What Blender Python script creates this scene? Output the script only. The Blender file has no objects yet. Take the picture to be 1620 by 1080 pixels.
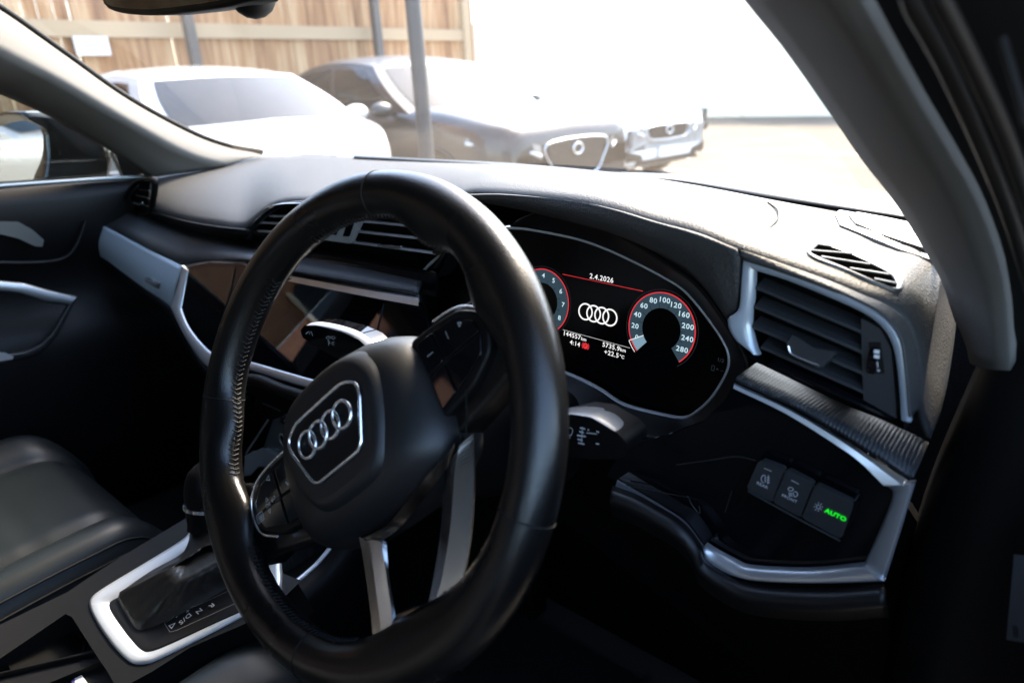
import bpy, math, random
from mathutils import Vector as V3, Matrix
random.seed(7)
rad = math.radians
S = bpy.context.scene
COL = S.collection
# ------------------------------------------------------------------ camera frame (metres; x right, y ahead, z up)
F = 1080.0
CAM = V3((.392, -.2516, 1.22))
def cam_axes(yaw, pitch, roll):
    f = V3((-math.sin(yaw)*math.cos(pitch), math.cos(yaw)*math.cos(pitch), -math.sin(pitch)))
    r = V3((math.cos(yaw), math.sin(yaw), 0)); u = r.cross(f)
    c, s = math.cos(roll), math.sin(roll)
    return c*r+s*u, -s*r+c*u, f
CR, CU, CF = cam_axes(rad(42), rad(20.8), rad(-3.0))
def ray(px, py): return CF+CR*((px-810)/F)-CU*((py-540)/F)
def hit(px, py, n, p0):
    v = ray(px, py); return CAM+v*((p0-CAM).dot(n)/v.dot(n))
def X(px, py, x): return hit(px, py, V3((1, 0, 0)), V3((x, 0, 0)))
def Y(px, py, y): return hit(px, py, V3((0, 1, 0)), V3((0, y, 0)))
def Z(px, py, z): return hit(px, py, V3((0, 0, 1)), V3((0, 0, z)))
class Frame:
    """a plane in the car: origin o, unit axes u (right), v (up), n (towards the viewer)"""
    def __init__(s, o, u, v): s.o = V3(o); s.u = V3(u).normalized(); s.v = V3(v).normalized(); s.n = s.u.cross(s.v)
    def p(s, a, b, w=0): return s.o+s.u*a+s.v*b+s.n*w
    def px(s, x, y, w=0): return hit(x, y, s.n, s.o+s.n*w)
    def uv(s, x, y, w=0):
        q = s.px(x, y, w)-s.o; return q.dot(s.u), q.dot(s.v)
# ------------------------------------------------------------------ materials
MATS = {}
def mat(name, col, rough=.5, metal=0, spec=.5, coat=0, bump=None, emit=None, es=1, var=0, sheen=0, coatr=.05):
    if name in MATS: return MATS[name]
    m = bpy.data.materials.new(name); m.use_nodes = True; nt = m.node_tree
    b = nt.nodes['Principled BSDF']
    c = (*col, 1) if len(col) == 3 else col
    b.inputs['Base Color'].default_value = c
    b.inputs['Roughness'].default_value = rough; b.inputs['Metallic'].default_value = metal
    b.inputs['Specular IOR Level'].default_value = spec
    b.inputs['Coat Weight'].default_value = coat; b.inputs['Coat Roughness'].default_value = coatr
    if sheen: b.inputs['Sheen Weight'].default_value = sheen
    if emit: b.inputs['Emission Color'].default_value = (*emit, 1); b.inputs['Emission Strength'].default_value = es
    tc = nt.nodes.new('ShaderNodeTexCoord')
    if bump:
        kind, scale, strength, dist = bump
        bp = nt.nodes.new('ShaderNodeBump'); bp.inputs['Strength'].default_value = strength; bp.inputs['Distance'].default_value = dist
        if kind == 'grain':
            t = nt.nodes.new('ShaderNodeTexVoronoi'); t.inputs['Scale'].default_value = scale
            w = nt.nodes.new('ShaderNodeTexNoise'); w.inputs['Scale'].default_value = scale*.5; w.inputs['Detail'].default_value = 3
            a = nt.nodes.new('ShaderNodeMath'); a.operation = 'ADD'
            nt.links.new(tc.outputs['Object'], w.inputs['Vector']); nt.links.new(tc.outputs['Object'], t.inputs['Vector'])
            nt.links.new(t.outputs['Distance'], a.inputs[0]); a.operation = 'MULTIPLY_ADD'; nt.links.new(w.outputs['Fac'], a.inputs[1]); a.inputs[1].default_value = 1; a.inputs[2].default_value = 0; out = a.outputs[0]
        elif kind == 'weave':
            sx = nt.nodes.new('ShaderNodeTexWave'); sx.wave_type = 'BANDS'; sx.bands_direction = 'X'; sx.inputs['Scale'].default_value = scale
            sy = nt.nodes.new('ShaderNodeTexWave'); sy.wave_type = 'BANDS'; sy.bands_direction = 'Y'; sy.inputs['Scale'].default_value = scale
            a = nt.nodes.new('ShaderNodeMath'); a.operation = 'MULTIPLY'
            for q in (sx, sy): nt.links.new(tc.outputs['Object'], q.inputs['Vector'])
            nt.links.new(sx.outputs['Fac'], a.inputs[0]); nt.links.new(sy.outputs['Fac'], a.inputs[1]); out = a.outputs[0]
        elif kind == 'lines':
            t = nt.nodes.new('ShaderNodeTexWave'); t.wave_type = 'BANDS'; t.bands_direction = 'Y'; t.inputs['Scale'].default_value = scale
            nt.links.new(tc.outputs['Object'], t.inputs['Vector']); out = t.outputs['Fac']
        else:
            t = nt.nodes.new('ShaderNodeTexNoise'); t.inputs['Scale'].default_value = scale; t.inputs['Detail'].default_value = 5
            nt.links.new(tc.outputs['Object'], t.inputs['Vector']); out = t.outputs['Fac']
        nt.links.new(out, bp.inputs['Height']); nt.links.new(bp.outputs['Normal'], b.inputs['Normal'])
    if var:
        n = nt.nodes.new('ShaderNodeTexNoise'); n.inputs['Scale'].default_value = 14; n.inputs['Detail'].default_value = 6
        r = nt.nodes.new('ShaderNodeMapRange'); r.inputs['To Min'].default_value = max(.02, rough-var); r.inputs['To Max'].default_value = rough+var
        nt.links.new(tc.outputs['Object'], n.inputs['Vector']); nt.links.new(n.outputs['Fac'], r.inputs['Value']); nt.links.new(r.outputs['Result'], b.inputs['Roughness'])
    MATS[name] = m; return m
SOFT = mat('soft_dash_plastic', (.036, .0355, .035), .58, bump=('grain', 560, .8, .0010), spec=.3)
SOFTS = mat('smooth_dash_plastic', (.006, .006, .0065), .46, bump=('grain', 900, .12, .0003))
BLACK = mat('black_plastic', (.003, .003, .0033), .48, spec=.2, bump=('grain', 900, .15, .0003))
DARK = mat('deep_black_trim', (.004, .004, .004), .6, spec=.15)
PIANO = mat('gloss_black', (.003, .003, .004), .05, spec=.5)
SCREEN = mat('screen_glass', (.002, .002, .003), .015, spec=.8)
CLUSTER = mat('cluster_glass', (.0008, .0008, .001), .28, spec=.22)
SILVER = mat('satin_silver_trim', (.66, .68, .70), .34, metal=.75, var=.04)
BRUSH = mat('sky_tinted_panel', (.62, .72, .82), .42, metal=.25)  # silver panel; the blue of reflected sky is put into its base colour
CHROME = mat('polished_chrome', (.85, .85, .85), .2, metal=.9)
DKCHROME = mat('dark_chrome', (.17, .17, .175), .2, metal=1)
GREYPL = mat('grey_vent_plastic', (.02, .021, .023), .38, spec=.5)
WEAVE = mat('woven_trim', (.022, .024, .027), .42, metal=.15, bump=('weave', 125, .7, .0008))
LINED = mat('lined_trim', (.035, .036, .038), .38, bump=('lines', 95, .5, .0006))
LEATHER = mat('wheel_leather', (.0045, .0042, .004), .30, bump=('grain', 900, .35, .0005), var=.1)
SEATL = mat('seat_leather', (.006, .009, .011), .46, spec=.35, bump=('grain', 650, .2, .0004), var=.08)
STITCH = mat('stitch_thread', (.010, .010, .010), .55, spec=.25)
SHADE_BLK = mat('vent_shade_black', (.0008, .0008, .0008), .9, spec=0)
CLOTH = mat('pillar_cloth', (.105, .101, .094), .9, bump=('noise', 900, .4, .0004))
CLOTHD = mat('pillar_speaker_cloth', (.045, .043, .04), .9, bump=('noise', 900, .4, .0004))
CLOTHG = CLOTH
RUBBER = mat('door_seal_rubber', (.008, .007, .006), .5, spec=.35)
PAINTK = mat('black_body_paint', (.006, .006, .007), .12, coat=1)
CARPET = mat('carpet_black', (.006, .006, .006), .95, bump=('noise', 400, .8, .002))
PRINT = mat('printed_white', (.65, .65, .65), .6)
PRINTD = mat('printed_grey', (.22, .22, .22), .6)
EXPO = 3.7
def em(name, col, out=1.0): return mat(name, (0, 0, 0), .5, spec=0, emit=col, es=out/2**EXPO)
E_W = em('display_white', (1, 1, 1), 1.1)
E_R = em('display_red', (1, .045, .06), .85)
E_G = em('lit_green_symbol', (.01, 1, .03), .95)
E_B = em('display_slate', (.036, .064, .086), 1)
E_L = em('display_needle_fan', (.22, .36, .46), 1)
E_K = em('display_dim_line', (.03, .035, .04), 1)
E_I = em('display_ice', (.62, .85, .95), 1)
E_D = mat('display_black', (.0006, .0006, .0008), .3, spec=.1)
# ------------------------------------------------------------------ mesh helpers
def cr(pts, n, closed=False):
    """Catmull-Rom through pts, n points evenly spaced by arc length"""
    P = [V3(p) for p in pts]; m = len(P)
    if m == 2: return [P[0].lerp(P[1], i/(n-1)) for i in range(n)]
    out = []
    segs = m if closed else m-1
    for i in range(segs):
        if closed: a, b, c, d = P[(i-1) % m], P[i], P[(i+1) % m], P[(i+2) % m]
        else: a, b, c, d = P[max(i-1, 0)], P[i], P[i+1], P[min(i+2, m-1)]
        if not closed and i == 0: a = b*2-c
        if not closed and i == m-2: d = c*2-b
        # centripetal-ish: plain CR with 12 steps
        for k in range(12):
            t = k/12
            out.append(.5*((2*b)+(c-a)*t+(2*a-5*b+4*c-d)*t*t+(3*b-a-3*c+d)*t**3))
    out.append(P[0].copy() if closed else P[-1].copy())
    return lin(out, n, closed)
def lin(P, n, closed=False):
    P = [V3(p) for p in P]
    L = [0]
    for i in range(len(P)-1): L.append(L[-1]+(P[i+1]-P[i]).length)
    T = L[-1]; res = []; j = 0
    cnt = n if not closed else n
    for i in range(cnt):
        s = T*i/((cnt-1) if not closed else cnt)
        while j < len(L)-2 and L[j+1] < s: j += 1
        d = L[j+1]-L[j]
        res.append(P[j].lerp(P[j+1], (s-L[j])/d if d > 1e-12 else 0))
    return res
def rnd(pts, r, k=5):
    """round the corners of a closed planar polygon of 3-D points"""
    P = [V3(p) for p in pts]; n = len(P); out = []
    for i in range(n):
        a, b, c = P[i-1], P[i], P[(i+1) % n]
        rr = r[i] if isinstance(r, (list, tuple)) else r
        d1, d2 = (a-b), (c-b); t = min(rr, d1.length*.48, d2.length*.48)
        if t < 1e-6: out.append(b); continue
        s, e = b+d1.normalized()*t, b+d2.normalized()*t
        for q in range(k+1):
            u = q/k; out.append(s*(1-u)**2+b*2*u*(1-u)+e*u*u)
    return out
class MB:
    def __init__(s): s.v = []; s.f = []; s.m = []; s.sm = []; s.mats = []
    def mi(s, m):
        if m not in s.mats: s.mats.append(m)
        return s.mats.index(m)
    def add(s, verts, faces, m, smooth=True):
        o = len(s.v); s.v += [tuple(p) for p in verts]; k = s.mi(m)
        for f in faces: s.f.append([i+o for i in f]); s.m.append(k); s.sm.append(smooth)
        return s
    def grid(s, rows, m, closed=False, smooth=True, flip=False):
        h, w = len(rows), len(rows[0]); fs = []
        for i in range(h-1):
            for j in range(w if closed else w-1):
                q = [i*w+j, i*w+(j+1) % w, (i+1)*w+(j+1) % w, (i+1)*w+j]
                fs.append(q[::-1] if flip else q)
        return s.add([p for r in rows for p in r], fs, m, smooth)
    def loft(s, rails, m, nu=40, nv=4, curved=True, smooth=True, thick=.003, rcurve=True):
        """surface through rails; given real thickness by a second sheet behind it"""
        R = [(cr if rcurve else lin)(r, nu) for r in rails]
        rows = []
        N = (len(rails)-1)*nv+1
        cols = [(cr if curved and len(rails) > 2 else lin)([R[k][j] for k in range(len(R))], N) for j in range(nu)]
        rows = [[cols[j][i] for j in range(nu)] for i in range(N)]
        s.grid(rows, m, smooth=smooth)
        return rows
    def tube(s, path, r, m, closed=False, n=10, sx=1, sy=1, up=None, caps=True):
        P = [V3(p) for p in path]; rows = []; L = len(P); prev = None
        for i in range(L):
            a = P[(i-1) % L] if (closed or i > 0) else P[0]; b = P[(i+1) % L] if (closed or i < L-1) else P[-1]
            t = (b-a).normalized()
            if up is not None: x = V3(up).cross(t)
            elif prev is None:
                x = t.cross(V3((0, 0, 1)) if abs(t.z) < .9 else V3((1, 0, 0)))
            else: x = prev-t*prev.dot(t)
            x.normalize(); prev = x; y = t.cross(x)
            rr = r[i] if isinstance(r, (list, tuple)) else r
            rows.append([P[i]+x*(math.cos(2*math.pi*k/n)*rr*sx)+y*(math.sin(2*math.pi*k/n)*rr*sy) for k in range(n)])
        if closed: rows.append(rows[0])
        s.grid(rows, m, closed=True)
        if not closed and caps:
            s.add(rows[0], [list(range(n))[::-1]], m, False); s.add(rows[-1], [list(range(n))], m, False)
        return s
    def ribbon(s, path, w, t, m, side, out, closed=False, rounded=False):
        """rectangular bar along path: width w along 'side', thickness t along 'out'"""
        P = [V3(p) for p in path]; side = V3(side).normalized(); out = V3(out).normalized(); rows = []
        for i, p in enumerate(P):
            ww = w[i] if isinstance(w, (list, tuple)) else w
            rows.append([p-side*ww/2, p-side*ww/2+out*t, p+side*ww/2+out*t, p+side*ww/2])
        if closed: rows.append(rows[0])
        s.grid(rows, m, closed=True, smooth=False)
        if not closed:
            s.add(rows[0], [[0, 1, 2, 3]], m, False); s.add(rows[-1], [[3, 2, 1, 0]], m, False)
        return s
    def plate(s, pts, t, m, n, bev=0, side_m=None):
        """flat plate: outline pts is its FRONT face; goes back by t against n"""
        P = [V3(p) for p in pts]; n = V3(n).normalized(); c = sum(P, V3())/len(P)
        k = len(P)
        if bev:
            ins = inset(P, bev, n)
            rows = [ins, [p*.3+q*.7-n*bev*.12 for p, q in zip(ins, P)], [p-n*bev for p in P], [p-n*t for p in P]]
        else: rows = [P, [p-n*t for p in P]]
        fs = []
        s.grid(rows, side_m or m, closed=True, smooth=bool(bev))
        s.add(rows[0], [list(range(k))], m, False); s.add(rows[-1], [list(range(k))[::-1]], m, False)
        return s
    def frame(s, outer, inner, t, m, n, N=96, bev=0, corner=False):
        """flat ring between two outlines, thickness t"""
        n = V3(n).normalized()
        A = lin(list(outer)+[outer[0]], N, True); B = lin(list(inner)+[inner[0]], N, True)
        k = min(range(N), key=lambda q: (B[q]-A[0]).length); B = B[k:]+B[:k]
        # keep matching monotone by projecting each outer sample on the inner outline
        A1 = [a.lerp(b, .25)+n*0 for a, b in zip(A, B)]; B1 = [b.lerp(a, .25) for a, b in zip(A, B)]
        if bev: rows = [[p-n*t for p in A], [p-n*bev for p in A], A1, B1, [p-n*bev for p in B], [p-n*t for p in B]]
        else: rows = [[p-n*t for p in A], A, B, [p-n*t for p in B]]
        s.grid(rows, m, closed=True, smooth=bool(bev)); return s
    def strip_ring(s, A, B, t, m, n, closed=True, bev=0, pro=0):
        """ring between matched point lists A and B (same length)"""
        n = V3(n).normalized(); A = [V3(p) for p in A]; B = [V3(p) for p in B]
        if bev:
            A1 = [a.lerp(b, .18) for a, b in zip(A, B)]; B1 = [b.lerp(a, .18) for a, b in zip(A, B)]
            rows = [[p-n*t for p in A], [p-n*bev for p in A], [p+n*pro for p in A1], [p+n*pro for p in B1], [p-n*bev for p in B], [p-n*t for p in B]]
        else: rows = [[p-n*t for p in A], A, B, [p-n*t for p in B]]
        R = [list(x) for x in zip(*rows)]
        if closed: R.append(R[0])
        s.grid(R, m, closed=False, smooth=bool(bev))
        if not closed:
            k = len(R[0]); s.add(R[0], [list(range(k))], m, False); s.add(R[-1], [list(range(k))[::-1]], m, False)
        return s
    def box(s, c, sz, m, rot=None, bev=0):
        c = V3(c); hx, hy, hz = [q/2 for q in sz]; M = rot or Matrix.Identity(3)
        vs = [c+M@V3((x, y, z)) for z in (-hz, hz) for x, y in ((-hx, -hy), (hx, -hy), (hx, hy), (-hx, hy))]
        return s.add(vs, [[3, 2, 1, 0], [4, 5, 6, 7], [0, 1, 5, 4], [1, 2, 6, 5], [2, 3, 7, 6], [3, 0, 4, 7]], m, False)
    def disc(s, c, u, v, r0, r1, a0, a1, m, n=40, lift=0):
        c, u, v = V3(c), V3(u), V3(v); nn = u.cross(v)*lift
        A = [c+nn+u*(math.cos(a0+(a1-a0)*i/n)*r0)+v*(math.sin(a0+(a1-a0)*i/n)*r0) for i in range(n+1)]
        B = [c+nn+u*(math.cos(a0+(a1-a0)*i/n)*r1)+v*(math.sin(a0+(a1-a0)*i/n)*r1) for i in range(n+1)]
        return s.grid([A, B], m, smooth=False)
    def text(s, txt, o, u, v, size, m, align='CENTER', lift=.0003, bold=0, squash=1):
        cu = bpy.data.curves.new('t', 'FONT'); cu.body = txt; cu.size = size; cu.align_x = align; cu.align_y = 'CENTER'; cu.offset = bold; cu.resolution_u = 3; cu.space_character = 1.10
        ob = bpy.data.objects.new('t', cu); COL.objects.link(ob)
        dg = bpy.context.evaluated_depsgraph_get(); me = ob.evaluated_get(dg).to_mesh()
        u = V3(u).normalized(); v = V3(v).normalized(); n = u.cross(v)
        vs = [V3(o)+u*(p.co.x*squash)+v*p.co.y+n*lift for p in me.vertices]; fs = [list(p.vertices) for p in me.polygons]
        s.add(vs, fs, m, False); ob.evaluated_get(dg).to_mesh_clear()
        bpy.data.objects.remove(ob); bpy.data.curves.remove(cu); return s
    def line(s, pts, w, m, n, lift=.0003):
        n = V3(n).normalized()
        P = [V3(p)+n*lift for p in pts]
        for a, b in zip(P[:-1], P[1:]):
            d = (b-a).normalized().cross(n)*(w/2); s.add([a-d, a+d, b+d, b-d], [[0, 1, 2, 3]], m, False)
        return s
    def sphere(s, c, r, m, nu=16, nv=10, sc=(1, 1, 1), M=None):
        c = V3(c); rows = []
        for i in range(nv+1):
            t = math.pi*i/nv
            row = []
            for j in range(nu):
                p = V3((math.sin(t)*math.cos(2*math.pi*j/nu)*r*sc[0], math.sin(t)*math.sin(2*math.pi*j/nu)*r*sc[1], math.cos(t)*r*sc[2]))
                row.append(c+(M@p if M else p))
            rows.append(row)
        return s.grid(rows, m, closed=True)
    def build(s, name, parent=None, thick=0, off=-1, subsurf=0, bevel=0, label=None, angle=None):
        me = bpy.data.meshes.new(name); me.from_pydata(s.v, [], s.f)
        for m in s.mats: me.materials.append(m)
        for p, k, sm in zip(me.polygons, s.m, s.sm): p.material_index = k; p.use_smooth = sm
        me.update()
        o = bpy.data.objects.new(name, me); COL.objects.link(o)
        if thick:
            q = o.modifiers.new('solid', 'SOLIDIFY'); q.thickness = thick; q.offset = off
        if bevel:
            q = o.modifiers.new('bevel', 'BEVEL'); q.width = bevel; q.segments = 3; q.limit_method = 'ANGLE'; q.angle_limit = rad(40)
        if subsurf:
            q = o.modifiers.new('sub', 'SUBSURF'); q.levels = q.render_levels = subsurf
        if parent: par(o, parent)
        if label: o['label'] = label
        return o
def inset(P, d, n):
    k = len(P); out = []
    for i in range(k):
        a, b, c = P[i-1], P[i], P[(i+1) % k]
        e1 = (b-a); e2 = (c-b)
        if e1.length < 1e-9 or e2.length < 1e-9: out.append(b.copy()); continue
        n1 = n.cross(e1.normalized()); n2 = n.cross(e2.normalized()); m = n1+n2
        if m.length < 1e-6: m = n1
        m.normalize(); out.append(b+m*d/max(.5, m.dot(n1)))
    return out
def par(o, p):
    o.parent = p; o.matrix_parent_inverse = world(p).inverted()
def world(o):
    m = o.matrix_basis.copy()
    if o.parent: m = world(o.parent)@o.matrix_parent_inverse@m
    return m
def tag(o, label=None, cat=None, group=None, kind=None):
    if label: o['label'] = label
    if cat: o['category'] = cat
    if group: o['group'] = group
    if kind: o['kind'] = kind
    return o
def thing(name, loc, label, cat, group=None, rz=0):
    o = bpy.data.objects.new(name, None); COL.objects.link(o); o.location = loc; o.rotation_euler = (0, 0, rz); o.empty_display_size = .1
    return tag(o, label, cat, group)
YB = V3((0, -1, 0)); ZU = V3((0, 0, 1))
# ================================================================== DASHBOARD
dash = thing('dashboard', (-.37, .3, .9), 'black soft dashboard with silver trim strips running across under the windscreen', 'dashboard')
def P_(lst, f=None): return [V3(q) for q in lst]
glassZ = 1.085
R0 = [Z(*p, glassZ) for p in ((212, 268), (330, 252), (410, 247), (540, 248), (700, 256), (830, 263), (1000, 280), (1080, 290), (1213, 313), (1320, 330), (1440, 349), (1500, 362))]
# front edge of the top surface, left to right
RF = [Y(238, 334, .262), Y(300, 350, .25), Y(350, 358, .245), Y(388, 362, .245), Y(404, 348, .25), Y(432, 326, .262), Y(470, 318, .265), Y(540, 322, .265), Y(640, 330, .265), Y(700, 330, .27),
      Y(737, 307, .29), Y(800, 307, .26), Y(907, 318, .23), Y(973, 331, .215), Y(1040, 351, .205), Y(1107, 369, .198), Y(1175, 396, .195), Y(1247, 422, .20), Y(1313, 446, .205), Y(1367, 469, .21), Y(1400, 483, .213), Y(1427, 503, .216), Y(1443, 533, .218), Y(1451, 573, .218), Y(1457, 640, .216)]
mb = MB()
N = 150
A = cr(R0, N); B = lin([p for p in cr(RF, 400)], N)
# match by image-independent parameter: resample both by x
def by_x(P, xs):
    out = []
    for x in xs:
        for a, b in zip(P[:-1], P[1:]):
            if a.x <= x <= b.x or (b is P[-1] and x >= b.x):
                t = (x-a.x)/max(1e-9, b.x-a.x); out.append(a.lerp(b, max(0, min(1, t)))); break
        else: out.append(P[0].copy())
    return out
rows = []
Bf = lin(cr(RF, 600), N)
A = lin(cr(R0, 600), N)
# parametric pairing: outer rail position chosen for a sensible rule line
keyB = [RF[0], RF[3], RF[9], RF[10], RF[13], RF[16], RF[20], RF[24]]
keyA = [R0[0], R0[2], Z(640, 251, glassZ), Z(760, 259, glassZ), Z(1000, 280, glassZ), Z(1195, 310, glassZ), Z(1440, 349, glassZ), Z(1500, 362, glassZ)]
def split(P, keys, counts):
    D = cr(P, 1200); idx = [min(range(1200), key=lambda i: (D[i]-k).length) for k in keys]; idx[0] = 0; idx[-1] = 1199; out = []
    for i, c in enumerate(counts):
        seg = D[idx[i]:idx[i+1]+1]; q = lin(seg, c+1); out += q if i == len(counts)-1 else q[:-1]
    return out
cnt = [16, 20, 5, 22, 22, 24, 26]
Bf = split(RF, keyB, cnt); A = split(R0, keyA, cnt); N = len(A)
nv = 22
rows = []
for i in range(nv+1):
    t = i/nv; row = []
    for j in range(N):
        a, b = A[j], Bf[j]+V3((0, 0, .0045)); p = a.lerp(b, t)
        base = a.z+(b.z-a.z)*t
        # flat shelf that rolls over near the front edge where the edge lies lower than the glass
        top = max(a.z, b.z)
        if b.z < a.z: z = a.z-(a.z-b.z)*(t**2.2)
        else: z = a.z+(b.z-a.z)*(t*(2-t))
        if t > .9: z -= ((t-.9)/.1)**2.2*.0045
        p.z = z; row.append(p)
    rows.append(row)
mb.grid(rows, SOFT, flip=True)
mb.build('dash_top', dash, thick=.0012)
# seam grooves
mb = MB()
mb.tube(cr([Y(1175, 395, .196)+V3((0, 0, .0005)), Z(1197, 376, 1.103), Z(1218, 360, 1.103), Z(1230, 346, 1.102), Z(1230, 332, 1.1), Z(1215, 320, 1.095)], 30), .0009, DARK)
mb.build('panel_seam', dash)
mb = MB(); mb.tube(cr([Y(1175, 396, .195), Y(1171, 440, .200), Y(1168, 485, .207), Y(1158, 503, .212)], 20), .0011, DARK); mb.build('panel_seam', dash)
# defroster strip along the glass
mb = MB()
a = [Z(*p, 1.0875) for p in ((560, 248), (700, 255), (830, 262.5), (1000, 279), (1080, 286.5), (1213, 304), (1313, 322), (1440, 343))]
b = [Z(*p, 1.0868) for p in ((560, 251), (700, 259), (830, 267), (1000, 284), (1080, 291), (1213, 315), (1320, 332), (1450, 352))]
mb.loft([a, b], BLACK, nu=60, nv=2, curved=False); mb.build('defroster_grille', dash, thick=.003)
# underside of the passenger pad, down to the shelf
mb = MB()
e = [Y(205, 345, .30), Y(240, 358, .30), Y(330, 385, .30), Y(400, 400, .30), Y(480, 410, .30), Y(570, 420, .30), Y(665, 440, .30)]
mb.loft([[Y(238, 334, .262), Y(300, 350, .25), Y(350, 358, .245), Y(388, 362, .245), Y(470, 372, .26), Y(570, 380, .27), Y(665, 392, .28)],
         [Y(238, 338, .268), Y(300, 355, .255), Y(350, 363, .252), Y(388, 367, .252), Y(470, 380, .265), Y(570, 388, .275), Y(665, 400, .285)], e], BLACK, nu=50)
mb.build('pad_underside', dash, thick=.003)
# ---- binnacle hood front face
mb = MB()
top = [p for p in [Y(737, 307, .29), Y(800, 307, .26), Y(907, 318, .23), Y(973, 331, .215), Y(1040, 351, .205), Y(1107, 369, .198), Y(1175, 396, .195)]]
bot = [Y(742, 314, .292), Y(800, 322, .268), Y(890, 342, .240), Y(972, 364, .222), Y(1045, 396, .213), Y(1113, 437, .208), Y(1157, 503, .212)]
mid = [(p*.55+q*.45)+V3((0, -.006, 0)) for p, q in zip(top, bot)]
# right end runs down the seam
top2 = top+[Y(1171, 440, .200), Y(1168, 485, .207), Y(1158, 503, .212)]
rowsT = cr(top, 50); rowsB = cr(bot, 50); rowsM = cr(mid, 50)
bot = [Y(742, 314, .292), Y(800, 322, .268), Y(890, 342, .240), Y(972, 364, .222), Y(1030, 388, .215), Y(1085, 418, .21), Y(1125, 455, .209), Y(1157, 503, .212)]
# left part: short face; the face ends against the seam on the right
rT = lin(cr(top, 300)+cr([top[-1], Y(1171, 440, .200), Y(1168, 485, .207), Y(1158, 503, .212)], 60), 70)
rB = lin(cr(bot, 300), 70)
rM = [(p*.5+q*.5)+V3((0, -.004*min(1, (p-q).length/.03), 0)) for p, q in zip(rT, rB)]
mb.loft([rT, rM, rB], SOFT, nu=70, nv=5, rcurve=False); mb.build('binnacle_hood', dash, thick=.004)
# ---- instrument cluster
CT = rad(9)
vv = V3((0, math.sin(CT), math.cos(CT))); uu = V3((1, 0, 0))
r_ = rad(-1.83)
u2 = uu*math.cos(r_)+vv*math.sin(r_); v2 = vv*math.cos(r_)-uu*math.sin(r_)
CL = Frame((0, .26, 1.0), u2, v2)
outl = [(667, 515), (662, 480), (661, 455), (664, 440), (675, 424), (700, 402), (730, 381), (770, 366), (807, 363), (840, 366), (907, 379), (957, 396), (1007, 419), (1047, 440), (1080, 461), (1113, 499), (1140, 538), (1150, 563), (1147, 587), (1125, 625), (1100, 649), (1078, 659), (1040, 653), (990, 640), (967, 628), (947, 614), (907, 594), (870, 582), (800, 566), (740, 556), (700, 548), (678, 535)]
oc = cr([CL.px(*p, w=.0) for p in outl], 220, True)
inner = inset(oc, .0027, CL.n)
outer = inset(oc, -.0005, CL.n)
mb = MB()
mb.strip_ring(oc, inner, .004, mat('cluster_bezel_grey', (.50, .50, .50), .4, metal=.35), CL.n, bev=.001, pro=.0006); mb.build('cluster_bezel', dash)
# shroud from bezel out to the hood and down
mb = MB()
big = []
for k, p in enumerate(oc):
    a, b = (p-CL.o).dot(CL.u), (p-CL.o).dot(CL.v)
    q = CL.p(a*1.0, b, .0); out = (p-CL.p(-.01, -.01)).normalized()
    wgt = max(0, min(1, (a+.09)/.09)); big.append(p+out*(.002+.026*wgt)+CL.n*(-.012+.040*wgt))
mid = [p+(q-p)*.45-CL.n*.004 for p, q in zip(oc, big)]
R = [[p-CL.n*.002 for p in oc], mid, big]
rowsS = [[r[i] for r in R] for i in range(len(oc))]; rowsS.append(rowsS[0])
mb.grid([list(x) for x in zip(*[cr(r, 9) for r in rowsS])], BLACK); mb.build('cluster_shroud', dash, thick=.003)
# display glass, recessed inside the bezel
rec = [p-CL.n*.012 for p in inset(oc, .004, CL.n)]
mb = MB(); mb.grid([inner+[inner[0]], rec+[rec[0]]], PIANO)
mb.add(rec, [list(range(len(rec)))], CLUSTER, False)
disp = mb.build('instrument_display', dash)
g = MB(); W0 = -.0118
def D(x, y): return CL.uv(x, y, W0)
def cp(x, y): return (830+x/4.909, 400+y/4.909)
import itertools
# right dial circle fit from four marks
def circ(pts):
    q = [D(*p) for p in pts]; n = len(q)
    # Kasa fit
    sx = sum(a for a, b in q); sy = sum(b for a, b in q); A = [[0]*3 for _ in range(3)]; bb = [0]*3
    for a, b in q:
        r = [2*a, 2*b, 1]; z = a*a+b*b
        for i in range(3):
            bb[i] += r[i]*z
            for j in range(3): A[i][j] += r[i]*r[j]
    M = Matrix(A); s = M.inverted()@V3(bb); return s[0], s[1], math.sqrt(s[2]+s[0]**2+s[1]**2)
rx, ry, rr = circ([cp(*p) for p in ((810, 560), (1060, 303), (1330, 600), (1200, 848), (875, 757), (1240, 400))])
lx_, ly_ = D(*cp(570, 478))
lx, ly = 2*lx_-rx, 2*ly_-ry
r1 = rr; r0 = rr*.578
def pc(cx, cy, r, a): return CL.p(cx+r*math.cos(a), cy+r*math.sin(a), W0)
def dial(cx, cy, marks, a_start, a_end):
    o = CL.p(cx, cy, W0)
    g.disc(o, CL.u, CL.v, r1*1.075, r1*1.085, a_start+rad(2), a_end-rad(6), E_K, 60, .0002)
    g.disc(o, CL.u, CL.v, r0, r1, a_start, a_end, E_B, 60, .0003)
    g.disc(o, CL.u, CL.v, r1*.985, r1*1.015, a_start, a_end, E_R, 60, .0005)
    for txt, a in marks:
        g.text(txt, pc(cx, cy, r1*.80, a), CL.u, CL.v, .0066, E_I, lift=.0007, bold=.0001, squash=1.12)
    for (t1, a1), (t2, a2) in zip(marks[:-1], marks[1:]):
        am = (a1+a2)/2 if t1 != '0' else (a1+a2)/2
        g.line([pc(cx, cy, r0*1.0, am), pc(cx, cy, r0*1.22, am)], .0003, E_D, CL.n, .0006)
def ang(cx, cy, x, y):
    a, b = D(*cp(x, y)); return math.atan2(b-cy, a-cx)
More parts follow.
